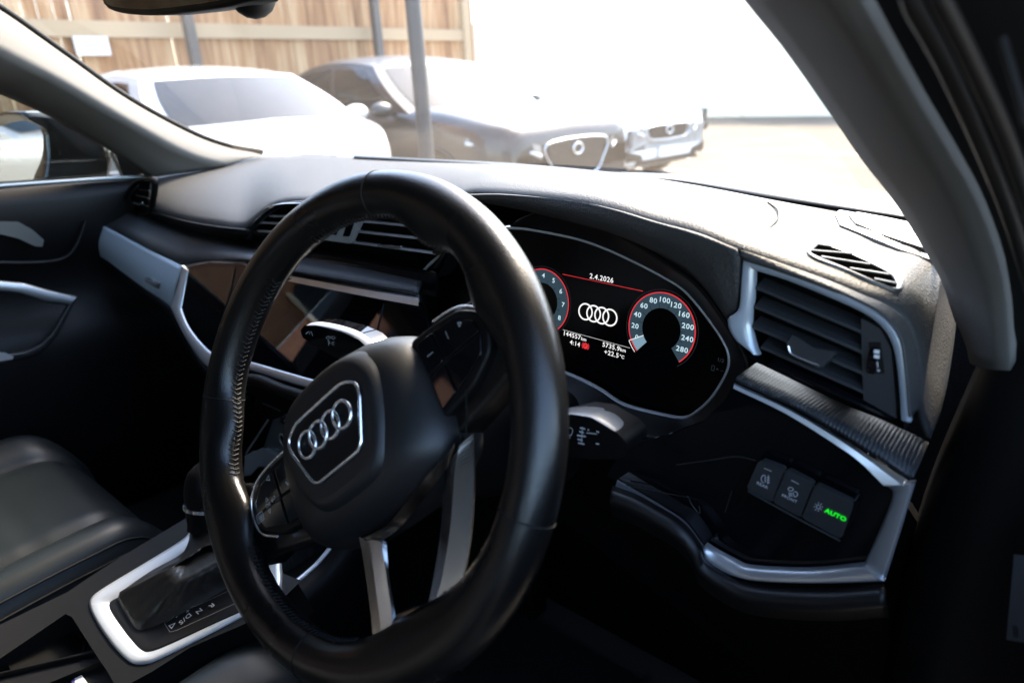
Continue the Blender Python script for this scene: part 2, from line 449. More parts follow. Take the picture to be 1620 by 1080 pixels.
rm = [('0', (875, 655)), ('20', (860, 567)), ('40', (878, 478)), ('60', (930, 412)), ('80', (1002, 370)), ('100', (1088, 365)), ('120', (1173, 410)), ('160', (1235, 480)), ('200', (1268, 572)), ('240', (1265, 665)), ('280', (1225, 750))]
def unw(a): return a if a > rad(-95) else a+2*math.pi
marks = [(t, unw(ang(rx, ry, *p))) for t, p in rm]
aS = unw(ang(rx, ry, 875, 757)); aE = ang(rx, ry, 1200, 848)
dial(rx, ry, marks, aS, aE)
aN = unw(ang(rx, ry, 808, 680))
o = CL.p(rx, ry, W0)
g.disc(o, CL.u, CL.v, r0, r1*.97, aS, aN, E_L, 12, .0008)
g.line([pc(rx, ry, r0*.98, aN), pc(rx, ry, r1*1.05, aN)], .0006, E_W, CL.n, .001)
g.disc(o, CL.u, CL.v, r1*1.055, r1*1.075, aS-rad(1), aN, E_W, 12, .0008)
lm = [('0', 222), ('1', 190), ('2', 155), ('3', None), ('4', None), ('5', None), ('6', None), ('7', None), ('8', None)]
lp = {'3': (68, 170), '4': (150, 162), '5': (231, 210), '6': (287, 297), '7': (302, 403), '8': (268, 500)}
mk = [(t, rad(a) if a else unw(ang(lx, ly, *lp[t]))) for t, a in lm]
dial(lx, ly, mk, aS, unw(ang(lx, ly, 253, 585)))
g.line([CL.px(*cp(295, 165), W0), CL.px(*cp(920, 297), W0)], .0005, E_R, CL.n)
g.line([CL.px(*cp(297, 595), W0), CL.px(*cp(820, 738), W0)], .00025, E_W, CL.n)
def T(txt, x, y, size, m, bold=.00007, sq=1.04): g.text(txt, CL.px(*cp(x, y), W0), CL.u, CL.v, size, m, bold=bold, squash=sq)
T('2.4.2026', 597, 198, .0070, E_W)
T('144557', 367, 640,  .0065, E_W); T('km', 460, 670, .0048, E_W)
T('4:14', 392, 703,  .0065, E_W)
T('5735.9', 672, 728,  .0065, E_W); T('km', 765, 755, .0048, E_W)
T('+22.5', 675, 783,  .0065, E_W); T('°C', 756, 807, .0044, E_W)
pb = CL.px(*cp(474, 722), W0)
g.disc(pb, CL.u, CL.v, 0, .0031, 0, 2*math.pi, E_R, 24, .0004); g.text('P', pb, CL.u, CL.v, .0045, E_D, lift=.0006)
for sgn in (0, math.pi): g.disc(pb, CL.u, CL.v, .0037, .0044, sgn-rad(48), sgn+rad(48), E_R, 10, .0004)
for i in range(4):
    cx, cy = D(*cp(474+i*63.5, 456+i*15)); g.disc(CL.p(cx, cy, W0), CL.u, CL.v, .0071, .0086, 0, 2*math.pi, E_W, 48, .0004+.0001*i)
q = CL.px(*cp(1522, 833), W0); g.text('1/2', q, CL.u, CL.v, .0045, PRINTD)
q = CL.px(*cp(1462, 893), W0)
g.line([q+CL.u*-.0012+CL.v*-.0022, q+CL.u*-.0012+CL.v*.0022, q+CL.u*.0014+CL.v*.0022, q+CL.u*.0014+CL.v*-.0022, q+CL.u*-.0012+CL.v*-.0022], .0004, PRINTD, CL.n)
g.text('▸', q+CL.u*.0045, CL.u, CL.v, .006, PRINTD)
g.line([CL.px(*cp(1522, 915), W0), CL.px(*cp(1545, 918), W0)], .0004, PRINTD, CL.n)
g.build('display_graphics', disp)
# ---- the face plane of the dash (vents, shelf, trim)
FT = Frame((0, .20, 1.0), (1, 0, 0), (0, 0, 1))
# shelf with silver lip : driver side
def shelf(front, back, lipw, m_top, name, faceh, mface=SILVER):
    mb = MB(); mb.loft([back, front], m_top, nu=40, nv=3, curved=False); mb.build(name, dash, thick=.004)
fr = [Y(1163, 606, .200), Y(1247, 643, .190), Y(1330, 690, .187), Y(1373, 718, .187), Y(1440, 762, .19)]
bk = [Y(1195, 580, .235), Y(1280, 622, .232), Y(1340, 650, .230), Y(1413, 680, .230), Y(1466, 706, .228)]
shelf([p+V3((0, 0, .001)) for p in fr], bk, 0, WEAVE, 'woven_shelf', 0)
sf = [Y(662, 468, .22), Y(560, 450, .215), Y(470, 434, .21), Y(420, 424, .21), Y(392, 414, .212), Y(340, 413, .215), Y(287, 419, .218), Y(240, 396, .215), Y(200, 375, .215), Y(166, 358, .22)]
sb = [Y(672, 437, .27), Y(560, 412, .27), Y(470, 398, .27), Y(440, 394, .27), Y(400, 388, .27), Y(360, 378, .27), Y(310, 368, .27), Y(260, 355, .27), Y(228, 343, .27), Y(205, 335, .27)]
mb = MB(); mb.loft([[p+V3((0, 0, .0008)) for p in sf[:4]], sb[:4]], WEAVE, nu=40, nv=3, curved=False); mb.build('woven_shelf', dash, thick=.004)
mb = MB(); mb.loft([[p+V3((0, 0, .0008)) for p in sf[3:]], sb[3:]], LINED, nu=40, nv=3, curved=False, rcurve=False); mb.build('passenger_shelf', dash, thick=.004)
# passenger decor panel
mb = MB()
T_ = [(166, 358), (200, 375), (240, 396), (291, 421)]; B_ = [(157, 401), (190, 430), (230, 460), (277, 492)]
tp = [Y(x, y, .217) for x, y in T_]; bt = [Y(x, y, .205) for x, y in B_]; md = [(a+b)/2+V3((0, -.006, 0)) for a, b in zip(tp, bt)]
mb.loft([tp, md, bt], BRUSH, nu=24, nv=5); mb.build('decor_panel', dash, thick=.004)
# small badge on it
mb = MB(); q = [Y(*p, .1965) for p in ((228, 440), (236, 438), (254, 448), (252, 458), (245, 455), (230, 445))]
mb.plate(q, .002, CHROME, YB); mb.build('badge', dash)
# lower lip of the decor panel
mb = MB(); mb.tube(cr([Y(157, 403, .205), Y(190, 433, .2), Y(230, 463, .198), Y(268, 491, .197), Y(290, 530, .195), Y(318, 577, .193), Y(345, 605, .19)], 30), .0035, BLACK, sy=2.2); mb.build('lower_lip', dash)
NS = V3((.10, -1, .50)).normalized()
def TP(x, y, d): return hit(x, y, NS, V3((-.45, d, .998)))
# silver frame around the passenger glass and screen
mb = MB()
o1 = [(284, 420), (330, 409), (380, 411), (420, 424), (470, 434), (560, 450), (662, 468)]
i1 = [(297, 427), (332, 420), (378, 422), (416, 438), (468, 449), (560, 466), (662, 484)]
A_ = cr([Y(x, y, .213) for x, y in o1], 60); B_2 = cr([Y(x, y, .212) for x, y in i1], 60)
mb.loft([[Y(x, y, .224) for x, y in o1], [Y(a[0]*.5+b[0]*.5, a[1]*.5+b[1]*.5, .211) for a, b in zip(o1, i1)], [Y(x, y, .212) for x, y in i1], [Y(x, y, .22) for x, y in i1]], SILVER, nu=60, nv=1, curved=False, smooth=False)
TS = 1
o2 = [(269, 487), (283, 440), (286, 419)]; i2 = [(284, 487), (291, 455), (297, 428)]
mb.strip_ring(cr([TP(x, y, .212) for x, y in o2], 16), cr([TP(x, y, .212) for x, y in i2], 16), .006, SILVER, NS, closed=False, bev=.0012)
o3 = [(269, 487), (282, 515), (300, 547), (320, 574), (345, 590)]; i3 = [(284, 487), (294, 512), (310, 535), (331, 556), (352, 566)]
mb.strip_ring(cr([TP(x, y, .212) for x, y in o3], 24), cr([TP(x, y, .212) for x, y in i3], 24), .006, SILVER, NS, closed=False, bev=.0012)
o4 = [(345, 590), (380, 585), (400, 587), (450, 603), (515, 622), (560, 638), (600, 652)]; i4 = [(352, 566), (380, 569), (402, 574), (450, 588), (520, 608), (565, 622), (600, 634)]
mb.strip_ring(cr([TP(x, y, .208) for x, y in o4], 40), cr([TP(x, y, .208) for x, y in i4], 40), .006, SILVER, NS, closed=False, bev=.0012)
mb.build('screen_surround', dash)
# gloss panel and touchscreen behind the frame
mb = MB()
mb.plate([TP(x, y, .2155) for x, y in ((290, 424), (332, 415), (380, 417), (416, 431), (470, 442), (560, 458), (665, 478), (690, 560), (690, 660), (600, 650), (520, 615), (400, 580), (352, 580), (320, 562), (295, 525), (279, 490))], .004, PIANO, NS)
mb.build('gloss_fascia', dash)
mb = MB(); mb.plate(rnd([TP(x, y, .2135) for x, y in ((298, 428), (330, 423), (371, 423), (366, 450), (345, 520), (338, 556), (332, 553), (300, 510), (288, 485))], .002), .002, SCREEN, NS, bev=.0003); mb.build('passenger_glass', dash)
mb = MB(); mb.plate(rnd([TP(x, y, .2135) for x, y in ((392, 432), (606, 476), (590, 545), (560, 625), (520, 606), (378, 566))], .003), .002, SCREEN, NS, bev=.0003); mb.build('touchscreen', dash)
# padded lower edge under the screen
mb = MB(); mb.tube(cr([TP(x, y, .203) for x, y in ((345, 608), (400, 600), (450, 618), (515, 638), (600, 668), (700, 700))], 30), .008, BLACK, n=14)
mb.build('padded_edge', dash)
# ---- driver's side air vent
VN = V3((0, -1, .12)).normalized()
VF = Frame((0, .198, 1.05), (1, 0, 0), (0, .12, 1))
def vf(lst, w=0): return [VF.px(x, y, w) for x, y in lst]
# padded rim between pad and gloss frame
ro = [(1175, 397), (1247, 423), (1313, 447), (1367, 470), (1400, 484), (1427, 504), (1443, 534), (1451, 573), (1457, 640)]
ri = [(1175, 410), (1230, 427), (1313, 457), (1370, 483), (1403, 507), (1423, 537), (1430, 573), (1435, 627), (1438, 660)]
mb = MB()
a = cr([p for p in RF[16:]], 60); b = cr(vf(ri, .004), 60)
c_ = [(p*.45+q*.55)+VN*.004 for p, q in zip(a, b)]
mb.loft([a, c_, b], SOFT, nu=60, nv=4); mb.build('vent_rim', dash, thick=.0008)
# end of the dashboard, turning away to the door
mb = MB()
e1 = [Z(1500, 362, 1.085), Y(1478, 470, .32), Y(1462, 540, .27), Y(1455, 580, .235), Y(1457, 640, .214)]
e2p = [(1512, 420, .50), (1512, 500, .39), (1504, 570, .33), (1490, 640, .28), (1472, 692, .24)]; e2 = [Y(*q) for q in e2p]
e3 = [p+ray(q[0]-6, q[1]).normalized()*.07 for p, q in zip(e2, e2p)]
mb.loft([e1, [(p+q)/2+V3((-.001, .004, -.003)) for p, q in zip(e1, e2)], e2, e3], SOFT, nu=30, nv=5); mb.build('dash_end', dash, thick=.003)
mb = MB(); mb.box((.395, .57, 1.055), (.15, .42, .03), BLACK); mb.build('corner_light_block', dash); mb = MB(); mb.box((-1.16, .57, 1.055), (.14, .42, .03), BLACK); mb.build('corner_light_block', dash)  # unseen blocks added to stop sunlight falling past the dash ends
VFM = mat('vent_frame', (.34, .38, .43), .25, metal=.25, coat=.6)  # gloss frame given a pale blue that stands for reflected sky
fo = [(1173, 410), (1230, 427), (1313, 457), (1370, 483), (1403, 507), (1423, 537), (1430, 573), (1436, 627), (1440, 668)]
fi = [(1193, 428), (1247, 445), (1313, 472), (1363, 495), (1393, 517), (1410, 545), (1417, 577), (1422, 625), (1424, 664)]
mb = MB()
mb.strip_ring(cr(vf(fo, .003), 70), cr(vf(fi, .001), 70), .006, VFM, VN, closed=False, bev=.0012)
mb.strip_ring(cr(vf([(1173, 410), (1171, 450), (1167, 490), (1150, 506), (1160, 535), (1190, 560)], .003), 26), cr(vf([(1193, 428), (1191, 465), (1187, 500), (1187, 520), (1193, 545), (1200, 562)], .001), 26), .006, VFM, VN, closed=False, bev=.0012)
av = mb.build('air_vent', dash)
# cavity behind the slats
mb = MB()
cav = vf([(1180, 420), (1247, 441), (1313, 468), (1363, 490), (1396, 512), (1414, 545), (1421, 577), (1430, 680), (1300, 620), (1185, 566)], -.004)
mb.grid([cav+[cav[0]], [p-VN*.05 for p in cav]+[cav[0]-VN*.05]], DARK, smooth=False); mb.add([p-VN*.05 for p in cav], [list(range(len(cav)))], DARK, False)
mb.build('vent_cavity', av)
sl = [((1196, 456), (1366, 528)), ((1194, 486), (1366, 559)), ((1190, 517), (1366, 592)), ((1204, 550), (1368, 622)), ((1218, 577), (1412, 664))]
for i, (p, q) in enumerate(sl):
    mb = MB(); P = VF.px(*p, -.002); Q = VF.px(*q, -.002)
    if i == 2: Q = VF.px(1366, 592, -.002)
    d = (Q-P).normalized(); bk_ = V3((0, 1, .22)).normalized(); up = d.cross(bk_)*-1
    if up.z < 0: up = -up
    n_ = 12; sec = [(0, 0), (-.0008, .0012), (0, .0026), (.004, .0034), (.014, .0030), (.014, -.0006), (.004, -.0012)]
    rws = [[P+d*((Q-P).length*k/n_)+bk_*s_+up*(t_-.001) for s_, t_ in sec] for k in range(n_+1)]
    mb.grid(rws, GREYPL if i < 4 else PIANO, closed=True, smooth=False); mb.build('slat', av)
mb = MB()
tabp = vf([(1247, 545), (1254, 533), (1262, 536), (1285, 552), (1321, 558), (1301, 577), (1292, 578), (1250, 558)], .007)
mb.plate(tabp, .006, GREYPL, V3((0, -.8, .6)), bev=.001)
mb.tube(cr(vf([(1247, 547), (1252, 559), (1275, 570), (1296, 578)], .009), 16), .0007, CHROME)
mb.build('vent_tab', av)
mb = MB(); mb.plate(vf([(1362, 503), (1393, 520), (1410, 553), (1415, 617), (1418, 662), (1366, 632), (1364, 593)], -.001), .01, GREYPL, VN)
mb.build('vent_side_panel', av)
mb = MB(); mb.plate(rnd(vf([(1374, 541), (1393, 541), (1399, 591), (1380, 591)], 0), .001), .0012, DARK, VN)
c = VF.px(1386, 566, -.0075)
for k in range(-5, 6):
    a = k*rad(15); mb.box(c+VF.v*(math.sin(a)*.0115)+VN*(math.cos(a)*.0115), (.0035, .0012, .0012), PIANO)
mb.tube([c-VF.u*.0025, c+VF.u*.0025], .0108, PIANO, n=28)
for dy, hh in ((6, .0022), (-2, .002)): mb.box(VF.px(1387, 562-dy, .0055), (.003, .0006, hh), PRINT)
mb.line([VF.px(1388, 572, .0052), VF.px(1389, 581, .0052)], .0005, PRINT, VN); mb.text('✶', VF.px(1390, 586, .005), VF.u, VF.v, .003, PRINT)
mb.build('vent_wheel', av)
# ---- silver lip and light-switch surround
mb = MB()
o1 = [(1162, 606), (1247, 643), (1330, 690), (1373, 719), (1446, 765)]; i1 = [(1160, 614), (1243, 654), (1322, 703), (1362, 732), (1398, 768)]
m1 = [(a[0]*.45+b[0]*.55, a[1]*.45+b[1]*.55) for a, b in zip(o1, i1)]
mb.loft([[Y(x, y, .199) for x, y in o1], [Y(x, y, .186) for x, y in m1], [Y(x, y, .187) for x, y in i1], [Y(x, y, .197) for x, y in i1]], SILVER, nu=60, nv=1, curved=False, smooth=False)
o2 = [(1446, 765), (1424, 838), (1398, 921)]; i2 = [(1400, 769), (1411, 784), (1390, 840), (1366, 894)]
mb.strip_ring(lin([Y(x, y, .187) for x, y in o2], 30), cr([Y(x, y, .193) for x, y in i2], 30), .006, SILVER, YB, closed=False, bev=.0015)
o3 = [(1398, 921), (1300, 924), (1213, 922), (1163, 914), (1118, 892), (1112, 868)]; i3 = [(1366, 895), (1280, 903), (1187, 899), (1160, 889), (1130, 873), (1114, 863)]
mb.strip_ring(cr([Y(x, y, .184) for x, y in o3], 60), cr([Y(x, y, .19) for x, y in i3], 60), .006, SILVER, YB, closed=False, bev=.0015)
o4 = [(1112, 890), (1083, 842), (1060, 818), (1027, 796), (973, 770)]; i4 = [(1114, 863), (1087, 827), (1060, 807), (1027, 787), (977, 758)]
m4 = [(a[0]*.3+b[0]*.7, a[1]*.3+b[1]*.7) for a, b in zip(o4, i4)]
mb.loft([[Y(x, y, .197) for x, y in i4], [Y(x, y, .187) for x, y in m4], [Y(x, y, .189) for x, y in o4], [Y(x, y, .197) for x, y in o4]], SILVER, nu=60, nv=1, curved=False, smooth=False)
mb.build('switch_surround', dash)
mb = MB(); mb.plate([Y(x, y, .198) for x, y in ((1158, 612), (1243, 654), (1322, 703), (1365, 734), (1400, 760), (1418, 784), (1395, 850), (1372, 902), (1280, 908), (1187, 905), (1120, 876), (1085, 832), (1027, 792), (985, 770), (960, 752), (985, 705), (1050, 690), (1110, 668), (1145, 635))], .004, PIANO, YB)
mb.build('driver_fascia', dash)
mb = MB(); mb.tube(cr([Y(985, 766, .1935), Y(1105, 790, .1935)], 8), .0004, PIANO)
# key-like pocket lines on the gloss fascia
mb.tube(cr([Y(1158, 776, .1965), Y(1150, 800, .1965), Y(1147, 810, .1965)], 8), .0004, GREYPL); mb.tube(cr([Y(1070, 735, .1965), Y(1120, 728, .1965), Y(1165, 722, .1965), Y(1195, 728, .1965)], 14), .0004, GREYPL)
mb.tube(cr([Y(1088, 784, .1965), Y(1096, 800, .1965), Y(1107, 812, .1965), Y(1106, 800, .1965)], 12), .0005, GREYPL)
mb.build('fascia_joint', dash)
# light switches
sw = mb = MB()
SN = V3((0, -1, .05))
def SY(x, y, w=0): return Y(x, y, .188-w)
def bil(c, s, t): return (c[0][0]*(1-s)*(1-t)+c[1][0]*s*(1-t)+c[2][0]*s*t+c[3][0]*(1-s)*t, c[0][1]*(1-s)*(1-t)+c[1][1]*s*(1-t)+c[2][1]*s*t+c[3][1]*(1-s)*t)
KEY = mat('switch_key_plastic', (.028, .029, .03), .5, bump=('grain', 1400, .1, .0002))
mods = mb
parts_ = [((1202, 728), (1242, 743), (1221, 793), (1182, 773)), ((1243, 743), (1288, 766), (1267, 817), (1223, 793)), ((1289, 766), (1350, 796), (1330, 851), (1268, 817))]
base = MB(); base.plate(rnd([SY(x, y, -.003) for x, y in ((1200, 724), (1355, 796), (1331, 858), (1179, 777))], .003), .008, PIANO, YB, bev=.0006)
base.tube(cr([SY(1183, 776, .001), SY(1255, 816, .001), SY(1329, 855, .001)], 20), .0008, GREYPL)
sp = base.build('light_switch', dash)
for q in parts_:
    mb = MB(); mb.plate(rnd([SY(*p) for p in q], .0035), .006, KEY, YB, bev=.0007); k_ = mb.build('switch_key', sp)
mb = MB()
du = (SY(1350, 796)-SY(1202, 728)).normalized(); dv = SN.normalized().cross(du)*1
if dv.z < 0: dv = -dv
nn = du.cross(dv)
def sw_t(t, x, y, s, m, b=0): mb.text(t, SY(x, y, .0002), du, dv, s, PRINT if m is PRINTD else m, bold=b)
sw_t('REAR', 1206, 767, .0034, PRINTD, .00005); sw_t('FRONT', 1249, 788, .0032, PRINTD, .00005); sw_t('AUTO', 1322, 814, .0048, E_G, .00022)
def sy_line(pts, w=.0005, m=PRINT): mb.line([SY(x, y, .0002) for x, y in pts], w, m, nn)
sy_line([(1209, 740), (1221, 745)]); sy_line([(1252, 759), (1264, 765)])
def arc(cx, cy, rx_, ry_, a0, a1, n=14): return [(cx+rx_*math.cos(a0+(a1-a0)*i/n), cy+ry_*math.sin(a0+(a1-a0)*i/n)) for i in range(n+1)]
sy_line(arc(1209, 757, 4.5, 6, rad(90), rad(290))+[(1211, 763)]); 
for k in range(3): sy_line([(1213, 754+k*3.6), (1218, 755.5+k*3.6)])
sy_line([(1216, 751), (1215, 765)])
sy_line(arc(1251, 773, 4, 3, 0, 2*math.pi)); sy_line(arc(1258, 781, 4, 4, rad(-110), rad(110))+[(1255, 778)])
for k in range(3): sy_line([(1248, 779+k*2), (1254, 780+k*2)])
sy_line(arc(1295, 801, 3.2, 3.2, 0, 2*math.pi))
for k in range(8):
    a = k*math.pi/4; sy_line([(1295+5*math.cos(a), 801+5*math.sin(a)), (1295+7.5*math.cos(a), 801+7.5*math.sin(a))])
mb.build('switch_lettering', sp)
# padded lower edge + knee panel + everything dark below
lo = [(968, 784), (1005, 798), (1030, 812), (1073, 838), (1100, 870), (1113, 898), (1163, 930), (1213, 943), (1313, 948), (1402, 942)]
mb = MB()
a = cr([Y(x, y-10, .186) for x, y in lo], 60); b = cr([Y(x, y, .176) for x, y in lo], 60); c_ = cr([Y(x, y+9, .182) for x, y in lo], 60); d_ = cr([Y(x+2, y+26, .27) for x, y in lo], 60)
mb.loft([a, b, c_, d_], SOFTS, nu=60, nv=5); mb.build('knee_bolster', dash, thick=.004)
mb = MB(); mb.plate([V3(p) for p in ((-.33, .30, .80), (-.30, .30, .97), (-.10, .31, 1.02), (.2, .30, 1.0), (.28, .29, 1.03), (.285, .29, .93), (.34, .29, .86), (.345, .42, .45), (-.33, .42, .45))], .01, DARK, YB)
mb.build('lower_panel', dash)
# bottom of the pad: black filler between centre vents and screens
# ---- centre vents (behind the steering wheel)
CVN = YB
def cvp(lst, y=.245): return [Y(x, p, y) for x, p in lst]
mb = MB()
o_ = [(388, 376), (400, 352), (430, 327), (455, 320), (520, 318), (620, 330), (720, 346), (716, 380), (690, 425)]
i_ = [(394, 380), (405, 357), (433, 334), (456, 327), (520, 325), (620, 337), (712, 352), (708, 380), (684, 424)]
mb.strip_ring(cr(cvp(o_, .245), 80), cr(cvp(i_, .245), 80), .006, PIANO, YB, closed=False, bev=.001)
cvent = mb.build('centre_air_vent', dash)
mb = MB(); mb.tube(cr(cvp([(404, 344), (418, 331), (437, 324), (460, 322), (480, 322)], .243), 20), .0013, CHROME, sy=.6); mb.build('vent_chrome', cvent)
mb = MB(); q = cvp([(388, 378), (400, 352), (430, 329), (455, 322), (520, 320), (620, 332), (716, 348), (712, 395), (690, 440), (560, 410), (420, 392)], .250)
bk2 = [p+V3((0, .05, 0)) for p in q]
mb.grid([q+[q[0]], bk2+[bk2[0]]], DARK, smooth=False); mb.add(bk2, [list(range(len(q)))], DARK, False); mb.build('vent_cavity', cvent)
def cslat(p, q, m=GREYPL, yy=.249, r=.0016):
    mb = MB(); P = Y(*p, yy); Q = Y(*q, yy); rws = []
    for k in range(9):
        c = P.lerp(Q, k/8); rws.append([c+V3((0, -.001, -.0013)), c+V3((0, -.0018, 0)), c+V3((0, -.001, .0013)), c+V3((0, .004, .0014)), c+V3((0, .014, -.003))])
    mb.grid(rws, m, closed=True, smooth=False); mb.build('slat', cvent)
SLM = mat('pale_vent_slat', (.30, .31, .33), .35, spec=.5)
for p, q in (((428, 342), (470, 343)), ((410, 352), (470, 356)), ((399, 365), (470, 369)), ((572, 350), (700, 362)), ((564, 366), (700, 381)), ((556, 383), (690, 401)), ((575, 337), (700, 345))): cslat(p, q, SLM)
for p, q in (((494, 408), (640, 432)),): cslat(p, q, PIANO)
mb = MB(); mb.plate(cvp([(598, 387), (632, 390), (631, 394), (624, 394), (597, 390)], .243), .004, CHROME, YB); mb.build('vent_tab', cvent)
mb = MB(); mb.plate(cvp([(573, 341), (552, 385), (508, 379), (520, 360), (545, 340)], .243), .008, mat('pale_grey_plastic', (.35, .36, .37), .4), YB); 
mb.plate(cvp([(556, 348), (560, 350), (552, 374), (542, 374), (548, 355)], .2415), .002, PIANO, YB); mb.plate(cvp([(530, 362), (535, 361), (531, 372), (524, 371)], .2415), .002, PIANO, YB)
mb.build('vent_wheel', cvent)
mb = MB(); mb.plate(cvp([(705, 370), (706, 395), (690, 403), (684, 400)], .241), .006, PIANO, YB); mb.build('vent_corner', cvent)
# black band under the centre vents
mb = MB(); mb.plate(cvp([(400, 388), (470, 394), (560, 408), (690, 432), (690, 470), (560, 430), (460, 412), (395, 400)], .2475), .004, PIANO, YB); mb.build('vent_band', dash)
# ---- passenger end vent
mb = MB()
yv = .262
o_ = [(193, 316), (200, 300), (211, 287), (225, 282), (243, 286), (240, 320), (236, 338)]
i_ = [(199, 316), (205, 302), (214, 291), (226, 287), (238, 290), (236, 318), (232, 334)]
mb.strip_ring(cr([Y(x, y, yv-.004) for x, y in o_], 40), cr([Y(x, y, yv-.004) for x, y in i_], 40), .008, BLACK, YB, closed=False, bev=.001)
pv = mb.build('end_air_vent', dash)
mb = MB(); q = [Y(x, y, yv+.003) for x, y in ((192, 317), (201, 299), (212, 287), (238, 287), (234, 336), (215, 338))]; bk2 = [p+(p-CAM).normalized()*.03 for p in q]
mb.grid([q+[q[0]], bk2+[bk2[0]]], DARK, smooth=False); mb.add(bk2, [list(range(len(q)))], DARK, False); mb.build('vent_cavity', pv)
for p, q in (((220, 300), (237, 302)), ((215, 309), (236, 314)), ((212, 319), (235, 327))):
    mb = MB(); P = Y(*p, yv); Q = Y(*q, yv); mb.tube([P, Q], .0016, GREYPL, n=6); mb.build('slat', pv)
mb = MB(); mb.tube([Y(213, 321, yv-.004), Y(220, 324, yv-.006), Y(226, 320, yv-.004)], .002, CHROME, n=6); mb.tube(cr([Y(219, 294, yv-.003), Y(210, 303, yv-.003), Y(204, 315, yv-.003)], 8), .0015, GREYPL, n=6); mb.build('vent_tab', pv)
# airbag mark on the pad corner
mb = MB(); A_ = (Z(265, 322, 1.05)); 
mb.build('airbag_mark', dash) if mb.v else None
# ---- speaker grille and side demister on the driver's end
def on_pad(x, y, dz=0):
    # height of the pad top there, blended between glass edge and front edge
    best = None
    for z in (1.085+.0005*k for k in range(0, 80)):
        p = Z(x, y, z)
        # pad surface height model: same formula as the loft
        bl = None
        for i in range(len(RFd)-1):
            a, b = RFd[i], RFd[i+1]
            if a.x <= p.x <= b.x: bl = a.lerp(b, (p.x-a.x)/max(1e-9, b.x-a.x)); break
        if bl is None: bl = RFd[-1]
        al = None
        for i in range(len(R0d)-1):
            a, b = R0d[i], R0d[i+1]
            if a.x <= p.x <= b.x: al = a.lerp(b, (p.x-a.x)/max(1e-9, b.x-a.x)); break
        if al is None: al = R0d[-1]
        t = max(0, min(1, (al.y-p.y)/max(1e-6, al.y-bl.y)))
        h = al.z+(bl.z-al.z)*(t*(2-t)) if bl.z > al.z else al.z-(al.z-bl.z)*t**2.2
        d = abs(h-p.z)
        if best is None or d < best[0]: best = (d, p)
    return best[1]+V3((0, 0, dz))
RFd = cr([p for p in RF if p.x < .3], 200); R0d = cr(R0, 200)
from mathutils.bvhtree import BVHTree
tree = BVHTree.FromPolygons([p for r in rows for p in r], [[i*N+j, i*N+j+1, (i+1)*N+j+1, (i+1)*N+j] for i in range(nv) for j in range(N-1)])
def pad(x, y, lift=0):
    d = ray(x, y).normalized(); h = tree.ray_cast(CAM, d)
    if h[0] is None: return on_pad(x, y, lift)
    n = h[1] if h[1].z > 0 else -h[1]
    return h[0]+n*lift
PN = V3((0, -.12, 1)).normalized()
mb = MB()
so = [(1275, 401), (1282, 390), (1291, 385), (1305, 387), (1350, 403), (1407, 429), (1424, 444), (1426, 455), (1416, 461), (1383, 450), (1337, 430), (1290, 412)]
si = [(1282, 401), (1288, 394), (1295, 389), (1306, 391), (1350, 407), (1403, 433), (1414, 445), (1416, 455), (1408, 457), (1382, 447), (1338, 427), (1293, 408)]
A_ = cr([pad(x, y, .0022) for x, y in so], 90, True); B_2 = cr([pad(x, y, .0016) for x, y in si], 90, True)
mb.strip_ring(A_, B_2, .004, mat('satin_grey_plastic', (.06, .06, .06), .35), PN, bev=.0006)
dv_ = mb.build('demister_vent', dash)
te = lin([V3((x, y, 0)) for x, y in ((1283, 398), (1295, 388), (1306, 390), (1350, 406), (1403, 432), (1415, 445), (1417, 455))], 25)
be = lin([V3((x, y, 0)) for x, y in ((1283, 401), (1293, 409), (1338, 428), (1382, 448), (1408, 458), (1417, 456))], 25)
mb = MB(); mb.grid([[pad(a.lerp(b, k/6).x, a.lerp(b, k/6).y, .0010) for k in range(7)] for a, b in zip(te, be)], SHADE_BLK); mb.build('vent_cavity', dv_, thick=.002)  # flat black sheet on the pad; the opening's shade is its colour
for (a, b) in (((1290, 392), (1314, 395)), ((1283, 402), (1347, 407)), ((1297, 412), (1374, 424)), ((1342, 430), (1404, 440)), ((1381, 447), (1416, 454))):
    mb = MB(); P1_ = [pad(a[0]+(b[0]-a[0])*k/6, a[1]+(b[1]-a[1])*k/6, .0026) for k in range(7)]
    mb.ribbon(P1_, .0013, .0008, mat('demister_slat', (.26, .25, .24), .35), V3((.3, -1, 0)), PN); mb.build('slat', dv_)  # pale colour carries the light on the slat tops
mb = MB()
go = [(1321, 342), (1326, 336), (1338, 335), (1380, 342), (1432, 352), (1485, 372), (1495, 424), (1472, 414), (1420, 397), (1360, 372), (1328, 359)]
q = [pad(x, y, .002) for x, y in go]
c0 = sum(q, V3())/len(q)
mb.plate(q[::-1] if False else q, .004, mat('grille_frame', (.30, .305, .31), .4, metal=.6), PN); 
spk = mb.build('speaker_grille', dash)
GM = mat('grille_mesh', (.09, .085, .08), .45, metal=.3)
nt = GM.node_tree; b = nt.nodes['Principled BSDF']; tc = [n for n in nt.nodes if n.type == 'TEX_COORD'][0]
wv = nt.nodes.new('ShaderNodeTexWave'); wv.bands_direction = 'X'; wv.inputs['Scale'].default_value = 130; nt.links.new(tc.outputs['Object'], wv.inputs['Vector'])
rp = nt.nodes.new('ShaderNodeValToRGB'); rp.color_ramp.elements[0].color = (.012, .012, .012, 1); rp.color_ramp.elements[1].color = (.24, .21, .18, 1); nt.links.new(wv.outputs['Fac'], rp.inputs['Fac']); nt.links.new(rp.outputs['Color'], b.inputs['Base Color'])
mb = MB(); gi = [(1341, 345), (1356, 341), (1400, 349), (1432, 356), (1480, 374), (1485, 405), (1460, 399), (1400, 379), (1352, 359)]
mb.plate([pad(x, y, .0035) for x, y in gi], .002, GM, PN); mb.build('grille_mesh', spk)
